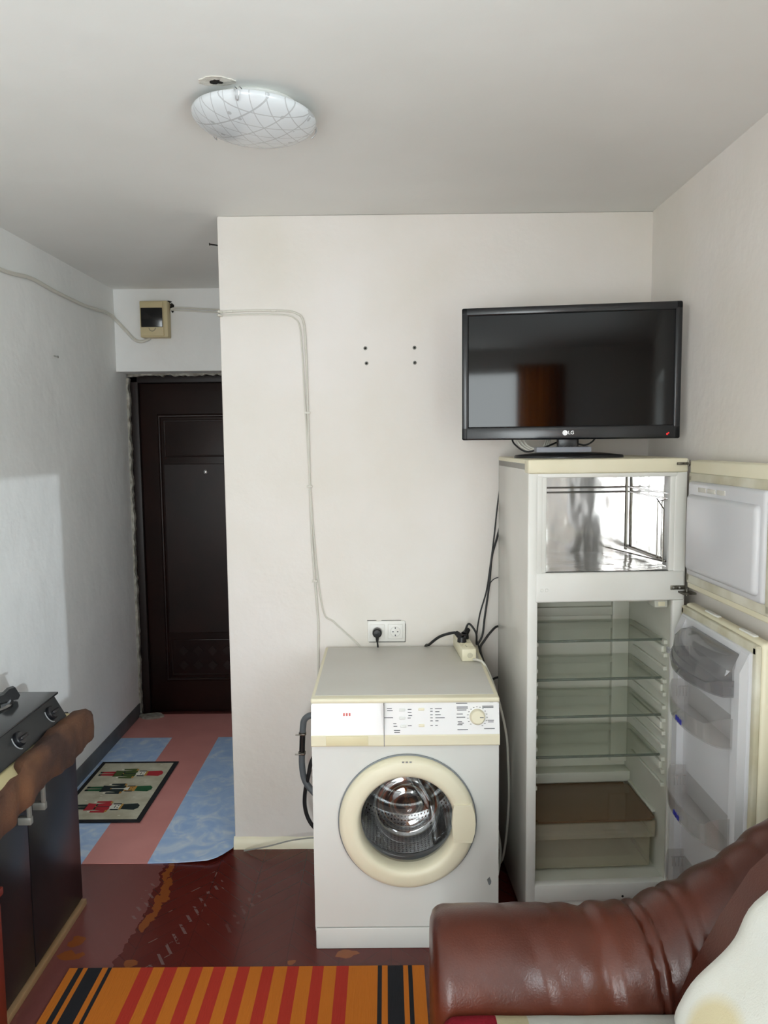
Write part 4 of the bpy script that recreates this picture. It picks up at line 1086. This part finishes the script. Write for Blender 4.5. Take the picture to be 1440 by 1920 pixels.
for (nm, x, y, tx, ty, lb) in (('power_plug', .285, 2.915, -.035, .03, 'black plug lying to the left in the socket strip, nearest to the wall socket'), ('power_plug', .30, 2.965, .03, .03, 'black plug standing in the socket strip, nearest to the refrigerator')):
    p_ = thing(nm, lb, 'plug', (x, y, .902), 0)
    bm = bmesh.new(); rod(bm, (0, 0, 0), (0, 0, .02), .018, r2=.016, n=20); rod(bm, (0, 0, .015), (tx * .6, ty * .6, .032), .014, r2=.009, n=14); obj('plug_body', bm, 'black_plastic', p_)
bm = bmesh.new(); tube(bm, [(.262, 2.935, .933), (.235, 2.95, .925), (.20, 2.975, .905), (.165, 3.0, .870), (.15, 3.043, .84), (.15, 3.047, .70)], .0055, n=8)
tag(obj('hanging_cable', bm, 'cable_black'), 'grey black cord from the socket strip falling behind the washing machine', 'cord')
def cord(pts, r_, m_, lb, nm='hanging_cable'):
    bm = bmesh.new(); tube(bm, pts, r_, n=8); tag(obj(nm, bm, m_), lb, 'cord')
cord([(.46, 3.035, 1.58), (.436, 3.02, 1.42), (.422, 3.01, 1.30), (.405, 3.0, 1.18), (.39, 3.0, 1.08), (.365, 3.0, .99), (.352, 3.0, .90), (.36, 3.0, .86), (.38, 2.99, .80), (.40, 2.98, .70)], .003, 'cable_black', 'thin black cord coming from behind the refrigerator highest up, down to the socket strip')
cord([(.47, 3.04, 1.42), (.436, 3.015, 1.30), (.412, 3.0, 1.22), (.403, 2.995, 1.13), (.394, 2.99, 1.06), (.382, 2.985, .98), (.372, 2.98, .91), (.350, 2.975, .875), (.345, 2.96, .925), (.318, 2.965, .96), (.303, 2.97, .93)], .0042, 'cable_black', 'thick black cord from behind the refrigerator looping onto the socket strip')
cord([(.47, 3.02, .93), (.434, 3.0, .94), (.405, 2.985, .92), (.38, 2.975, .89), (.362, 2.965, .862), (.37, 2.95, .82), (.385, 2.93, .76)], .0048, 'cable_black', 'black cord arching from the refrigerator back to the socket strip')
cord([(.47, 3.01, .735), (.436, 3.0, .733), (.405, 2.99, .722), (.38, 2.98, .70)], .0048, 'cable_black', 'short black cord in the gap between washing machine and refrigerator')
cord([(.47, 3.03, 1.135), (.43, 3.02, 1.13), (.41, 3.015, 1.115), (.405, 3.01, 1.098)], .002, 'cable_black', 'small black wire end poking out behind the refrigerator above the socket strip', 'wire_end')
cord([(.318, 2.81, .862), (.333, 2.795, .864), (.350, 2.77, .860), (.375, 2.755, .81), (.405, 2.75, .72), (.432, 2.75, .60), (.440, 2.75, .49), (.443, 2.75, .36), (.438, 2.76, .22), (.425, 2.78, .10), (.41, 2.85, .03)], .0045, 'cable_white', 'white cable of the socket strip hanging right of the washing machine')
cord([(.40, 2.95, .22), (.415, 2.86, .18), (.42, 2.80, .12), (.40, 2.74, .06), (.375, 2.72, .02)], .005, 'cable_white', 'pale hose near the floor right of the washing machine', 'water_hose')
bm = bmesh.new(); tube(bm, [(-.60, 3.02, .006), (-.50, 3.0, .035), (-.40, 3.0, .06), (-.30, 3.01, .065), (-.2, 3.02, .05)], .003, n=8)
tag(obj('loose_wire', bm, 'cable_grey'), 'thin grey wire along the wall foot left of the washing machine', 'wire')

# ------------------------------------------------------------------ black kitchen cabinet with cooktop
cb = thing('kitchen_cabinet', 'black two door kitchen cabinet against the left wall under the cooktop', 'cabinet', (-1.33, 2.235, 0))
def K(x, y): return (x + 1.33, y - 2.235)
bm = bmesh.new(); (x0, y0), (x1, y1) = K(XL + .012, 1.985), K(-1.142, 2.665)
box(bm, (x0, y0, .03), (x1, y1, .728), bev=.002); obj('carcass', bm, 'cabinet_black', cb)
for (a, b_, hy) in ((1.987, 2.283, 2.232), (2.287, 2.663, 2.328)):
    bm = bmesh.new(); (xa, ya), (xb, yb_) = K(-1.141, a), K(-1.122, b_)
    box(bm, (xa, ya, .032), (xb, yb_, .724), bev=.002); d_ = obj('door', bm, 'cabinet_black', cb)
    bm = bmesh.new(); hx = K(-1.090, hy)
    box(bm, (hx[0] - .006, hx[1] - .008, .535), (hx[0] + .006, hx[1] + .008, .675), bev=.004)
    for z in (.535, .655): box(bm, (hx[0] - .033, hx[1] - .0095, z - .002), (hx[0] + .0075, hx[1] + .0095, z + .022), bev=.003)
    hh = obj('handle', bm, 'handle_silver', d_); hh['label'] = 'pale metal bar handle'
bm = bmesh.new(); (xa, ya), (xb, yb_) = K(-1.145, 1.985), K(-1.112, 2.672); box(bm, (xa, ya, 0.0), (xb, yb_, .022), bev=.002); obj('plinth', bm, 'plinth_wood', cb)
bm = bmesh.new(); box(bm, (XL + .002, 1.45, .730), (-1.032, 2.548, .765), bev=.004)
tag(obj('worktop', bm, 'counter_cream'), 'cream worktop on the black kitchen cabinet, mostly covered', 'worktop')
# brown cloth over the worktop front edge
bm = bmesh.new(); secs = []
NY = 70
for i in range(NY + 1):
    t = i / NY; y = 1.50 + t * 1.075
    wv = .012 * noise.noise(Vector((y * 7, 0, 0))) + .006 * noise.noise(Vector((y * 19, 3, 0)))
    endr = max(0, (t - .93) / .07); sq = math.sqrt(max(0, 1 - endr ** 2)) if endr > 0 else 1
    fold = .010 * math.exp(-((y - 2.21) / .018) ** 2) + .008 * math.exp(-((y - 2.245) / .014) ** 2)
    drop = .672 + .010 * noise.noise(Vector((y * 4, 7, 0))) - (.03 * max(0, (2.1 - y) / .4))
    k_ = max(0.0, min(1.0, (2.14 - y) / .12)); k_ = k_ * k_ * (3 - 2 * k_)
    inx = -1.078 + .062 * k_ + .012 * noise.noise(Vector((y * 6, 11, 0)))
    cr_ = .007 * noise.noise(Vector((y * 23, 5, 0)))
    ring_ = [(inx, .7662), (inx + .006, .778 + wv), (-1.030 + .018 * k_, .786 + wv + fold), (-1.012 + wv * .6 + fold, .777), (-1.004 + wv + fold, .757 + cr_), (-1.006 + wv + fold + cr_, .715), (-1.010 + wv * 1.6 + cr_, drop),
             (-1.018 + wv * 1.6 + cr_, drop - .002), (-1.018 + wv, .715), (-1.018 + wv * .5 + fold * .5, .757), (-1.022, .7672), (inx + .004, .7660)]
    cz_ = .735; cx_ = -1.04
    secs.append([((cx_ + (x - cx_) * (.35 + .65 * sq)) if endr else x, y, (cz_ + (z - cz_) * (.35 + .65 * sq)) if endr else z) for x, z in ring_])
grid_loft(bm, secs, closed=True, cap=True)
tag(obj('brown_cloth', bm, 'cloth_brown', angle=80), 'brown cloth draped over the front edge of the worktop', 'cloth')
# gas cooktop
ck = thing('gas_cooktop', 'black glass two burner gas cooktop on the worktop', 'cooktop', (-1.29, 2.15, .768))
def Q(x, y): return (x + 1.29, y - 2.15)
bm = bmesh.new()
(xb0, ya), (xf, yb_) = Q(-1.465, 1.79), Q(-1.118, 2.50)
xf2 = Q(-1.078, 0)[0]
prism(bm, [(xb0, .004), (xf2, .004), (xf, .076), (xb0, .076)], 'Y', ya, yb_); obj('housing', bm, 'cook_body', ck, smooth=False)
bm = bmesh.new(); box(bm, (Q(-1.475, 0)[0], Q(0, 1.78)[1], .0765), (Q(-1.108, 0)[0], Q(0, 2.514)[1], .0835), bev=.0015); obj('glass_top', bm, 'cook_glass', ck)
for yc in (2.365, 1.945):
    c_ = Q(-1.285, yc)
    bm = bmesh.new(); lathe(bm, [(.088, .084), (.090, .088), (.082, .092), (.076, .088), (.070, .085), (.0001, .085)], (c_[0], c_[1], 0), 'Z', 48); bu = obj('burner', bm, 'steel', ck)
    bm = bmesh.new(); lathe(bm, [(.05, .085), (.05, .10), (.042, .106), (.024, .106), (.022, .102), (.0001, .102)], (c_[0], c_[1], 0), 'Z', 40); obj('burner_cap', bm, 'black_plastic', bu)
    for a in (45, 135, 225, 315):
        bm = bmesh.new()
        M = Matrix.Translation((c_[0], c_[1], 0)) @ Matrix.Rotation(R(a), 4, 'Z')
        prism(bm, [(.045, .088), (.105, .086), (.112, .098), (.098, .128), (.080, .126), (.062, .112), (.045, .108)], 'Y', -.011, .011, M=M); obj('pan_support', bm, 'black_plastic', bu, smooth=False)
sl_ = math.atan2(.076 - .004, xf - xf2)
for yc in (2.425, 2.205, 1.90):
    bm = bmesh.new(); p = Vector((xf + (xf2 - xf) * .5, Q(0, yc)[1], .040)); nrm = Vector((.072, 0, .040)).normalized()
    Mk = Matrix.Translation(p) @ nrm.to_track_quat('Z', 'Y').to_matrix().to_4x4()
    lathe(bm, [(.023, 0), (.022, .010), (.018, .014), (.0001, .014)], n=28, M=Mk); box(bm, (-.005, -.020, .012), (.005, .020, .026), bev=.003, M=Mk @ Matrix.Rotation(R(90), 4, 'Z')); kb = obj('knob', bm, 'black_satin', ck)
    bm = bmesh.new(); tube(bm, [Mk @ Vector((.029 * math.cos(a), .029 * math.sin(a), .001)) for a in [R(150 + i * 9) for i in range(13)]], .0018, n=6, smooth=False)
    obj('knob_scale', bm, 'print_grey', kb)
bm = bmesh.new(); q0 = Q(-1.125, 2.10); box(bm, (q0[0] - .012, q0[1] - .05, .0834), (q0[0] + .003, q0[1] + .035, .0842)); st = obj('sticker', bm, 'print_grey', ck, smooth=False)
# low reddish cabinet at the left edge of the picture
rb = thing('low_cabinet', 'low reddish brown wooden cabinet beside the black kitchen cabinet, at the left edge', 'cabinet', (-1.28, 1.895, 0))
bm = bmesh.new(); box(bm, (-.245, -.25, 0), (.215, .075, .47), bev=.003); obj('carcass', bm, 'red_wood', rb)
bm = bmesh.new(); box(bm, (.215, -.24, .04), (.230, .07, .45), bev=.003); obj('door', bm, 'red_wood', rb)
bm = bmesh.new(); box(bm, (-.245, -.255, .47), (.235, .080, .492), bev=.004); obj('top', bm, 'red_wood', rb)

# ------------------------------------------------------------------ leather sofa
sf = thing('sofa', 'brown leather sofa with rolled armrest in front of the refrigerator', 'sofa', (.55, .95, 0))
OX, OY = .55, .95
def arm_top(x):
    P = [(.0, .620), (.50, .622), (.55, .630), (.58, .643), (.657, .682), (.728, .728), (.798, .778), (.845, .812), (.92, .86), (1.03, .90)]
    for (a, za), (b_, zb_) in zip(P, P[1:]):
        if x <= b_: return za + (zb_ - za) * (x - a) / (b_ - a)
    return P[-1][1]
bm = bmesh.new(); secs = []
NX, NA = 150, 44
yc, ry = 1.635, .148
for i in range(NX + 1):
    x = .092 + (1.018 - .092) * i / NX
    zt_ = arm_top(x); rz = .145 + .10 * max(0, min(1, (x - .55) / .4)); zc_ = zt_ - rz
    e0 = (x - .092) / .035; sc_ = .80 + .20 * math.sqrt(max(0, 1 - (1 - min(1, e0)) ** 2))
    loop = []
    for k in range(NA + 1):
        a = PI * k / NA        # outer side over the top to the inner side
        loop.append((yc + ry * math.cos(a), zc_ + rz * math.sin(a), a))
    low_in = [(yc - ry * .98, zc_ - .06, PI), (yc - ry * .9, zc_ - .14, PI), (yc - ry * .9, .07, PI)]
    low_out = [(yc + ry * .98, .07, 0), (yc + ry * .98, zc_ - .12, 0)]
    pts = low_out + loop + low_in
    sec = []
    for (y, z, a) in pts:
        # creases: denser toward the back, leaning
        u = x + .06 * (z - .5) - .10 * (1.7 - y)
        amp = .009 * min(1, max(0, (x - .22) / .25)) + .0014
        f = noise.noise(Vector((u * 22, y * 2.2, z * 2.0)))
        g = 1 - abs(noise.noise(Vector((u * 9 + 4, y * 1.5, 2.0)))) * 2.2
        cr = -amp * (max(0, g - .45) * 1.6) + amp * .55 * f
        for (ux, dpth, wd) in ((.575, .010, .006), (.60, .007, .006), (.66, .006, .008)):
            cr -= dpth * math.exp(-(((u + .03) - ux) / wd) ** 2)
        yy = yc + (y - yc) * sc_; zz = zc_ + (z - zc_) * (sc_ if z > zc_ else 1)
        n_ = Vector((0, math.cos(a), math.sin(a)))
        sec.append((x - OX + (0), yy + n_.y * cr - OY, max(.05, zz + n_.z * cr)))
    secs.append(sec)
rows_ = grid_loft(bm, secs)
bm.faces.new(rows_[0]); bm.faces.new(rows_[-1])
arm = obj('armrest', bm, 'leather', sf, angle=60)
arm2 = arm.copy(); C.objects.link(arm2); arm2.parent = sf; arm2.scale = (1, -1, 1)
bm = bmesh.new(); box(bm, (.125 - OX, .42 - OY, .10), (.66 - OX, 1.475 - OY, .435), bev=.04, seg=4); obj('seat_cushion', bm, 'leather', sf)
bm = bmesh.new(); box(bm, (.14 - OX, .14 - OY, .0), (1.01 - OX, 1.76 - OY, .10), bev=.006); obj('base', bm, 'leather_dark', sf)
BP = [(.56, .40), (.585, .50), (.625, .60), (.675, .70), (.735, .80), (.80, .865), (.87, .90), (.95, .90), (1.0, .86), (1.015, .75), (1.015, .10), (.60, .10)]
bm = bmesh.new(); secs = []
for y in [.42 + i * (1.50 - .42) / 20 for i in range(21)]:
    secs.append([(x - OX, y - OY, z) for x, z in BP])
grid_loft(bm, secs, closed=True, cap=True); obj('backrest', bm, 'leather', sf, angle=60)
# seat blanket
bm = bmesh.new()
xs_ = [.100, .104, .112, .125, .15, .18, .212, .214, .245, .276, .278, .32, .38, .44, .50, .56, .60]
ys_ = [.45, .7, 1.0, 1.2, 1.35, 1.42, 1.455, 1.475, 1.488, 1.492]
def bz_(x, y):
    z = .508 + .006 * noise.noise(Vector((x * 7, y * 6, 1)))
    if x < .125: z -= .03 * ((.125 - x) / .025) ** 2
    if y > 1.455: z -= .018 * ((y - 1.455) / .037) ** 2
    return z
sd = []
for x in [None, None] + xs_:
    pass
G = [[None] * len(ys_) for _ in range(len(xs_) + 3)]
for j, y in enumerate(ys_):
    G[0][j] = bm.verts.new((.100, y, .20)); G[1][j] = bm.verts.new((.094, y, .33)); G[2][j] = bm.verts.new((.096, y, .45))
    for i, x in enumerate(xs_): G[i + 3][j] = bm.verts.new((x, y, bz_(x, y)))
for i in range(len(G) - 1):
    for j in range(len(ys_) - 1):
        f = bm.faces.new((G[i][j], G[i + 1][j], G[i + 1][j + 1], G[i][j + 1]))
        xm = (xs_[i - 3] + xs_[i - 2]) / 2 if i >= 3 else .09
        f.material_index = 0 if xm < .213 else (1 if xm < .277 else 2)
geo = bmesh.ops.solidify(bm, geom=list(bm.faces), thickness=-.018)
tag(obj('seat_blanket', bm, ['throw_red', 'throw_cream', 'throw_white'], angle=70), 'fleecy blanket with red, cream and white blocks on the sofa seat', 'blanket')
# plush throw over the backrest
TP = [(.577, .515), (.588, .552), (.612, .590), (.66, .640), (.695, .690), (.722, .745), (.762, .79), (.79, .87), (.86, .925), (.94, .935), (.995, .90)]
bm = bmesh.new(); secs = []
nY = 40
P3 = spline([(x, 0, z) for x, z in TP], 4)
for i in range(nY + 1):
    y = .55 + (1.448 - .55) * i / nY
    t = max(0, (y - 1.398) / .050); pin = math.sqrt(max(0.0, 1 - t * t)); pin = max(pin, .03)
    up_, dn = [], []
    for k, p in enumerate(P3):
        q = P3[min(k + 1, len(P3) - 1)] - P3[max(k - 1, 0)]; nn = Vector((-q.z, 0, q.x)).normalized()
        rip = .010 * noise.noise(Vector((p.x * 6, y * 5, p.z * 4))) + .006 * math.sin(k * .55 + y * 6)
        kend = min(1, k / 4); pe_ = math.sqrt(max(.05, 1 - (1 - kend) ** 2))
        th_ = (.028 + rip * .5) * pin * pe_
        c0 = p + nn * .004
        up_.append((c0.x + nn.x * th_, y, c0.z + nn.z * th_)); dn.append((c0.x - nn.x * th_ * .6, y, c0.z - nn.z * th_ * .6))
    secs.append(up_ + list(reversed(dn)))
grid_loft(bm, secs, closed=True, cap=True)
for f in bm.faces:
    c_ = f.calc_center_median()
    pass
mat('throw_plush', '#e6e7e2', 0.95, var='#deddd2', vscale=3.5, bump=0.3, bscale=260, bdist=0.003, detail=6)
dye_patch(MATS['throw_plush'], '#d9cda8', (.60, 1.30, .58), (.09, .085, .075))
tag(obj('plush_throw', bm, 'throw_plush', angle=80), 'thick white plush throw with a cream patch hanging over the sofa backrest', 'throw')
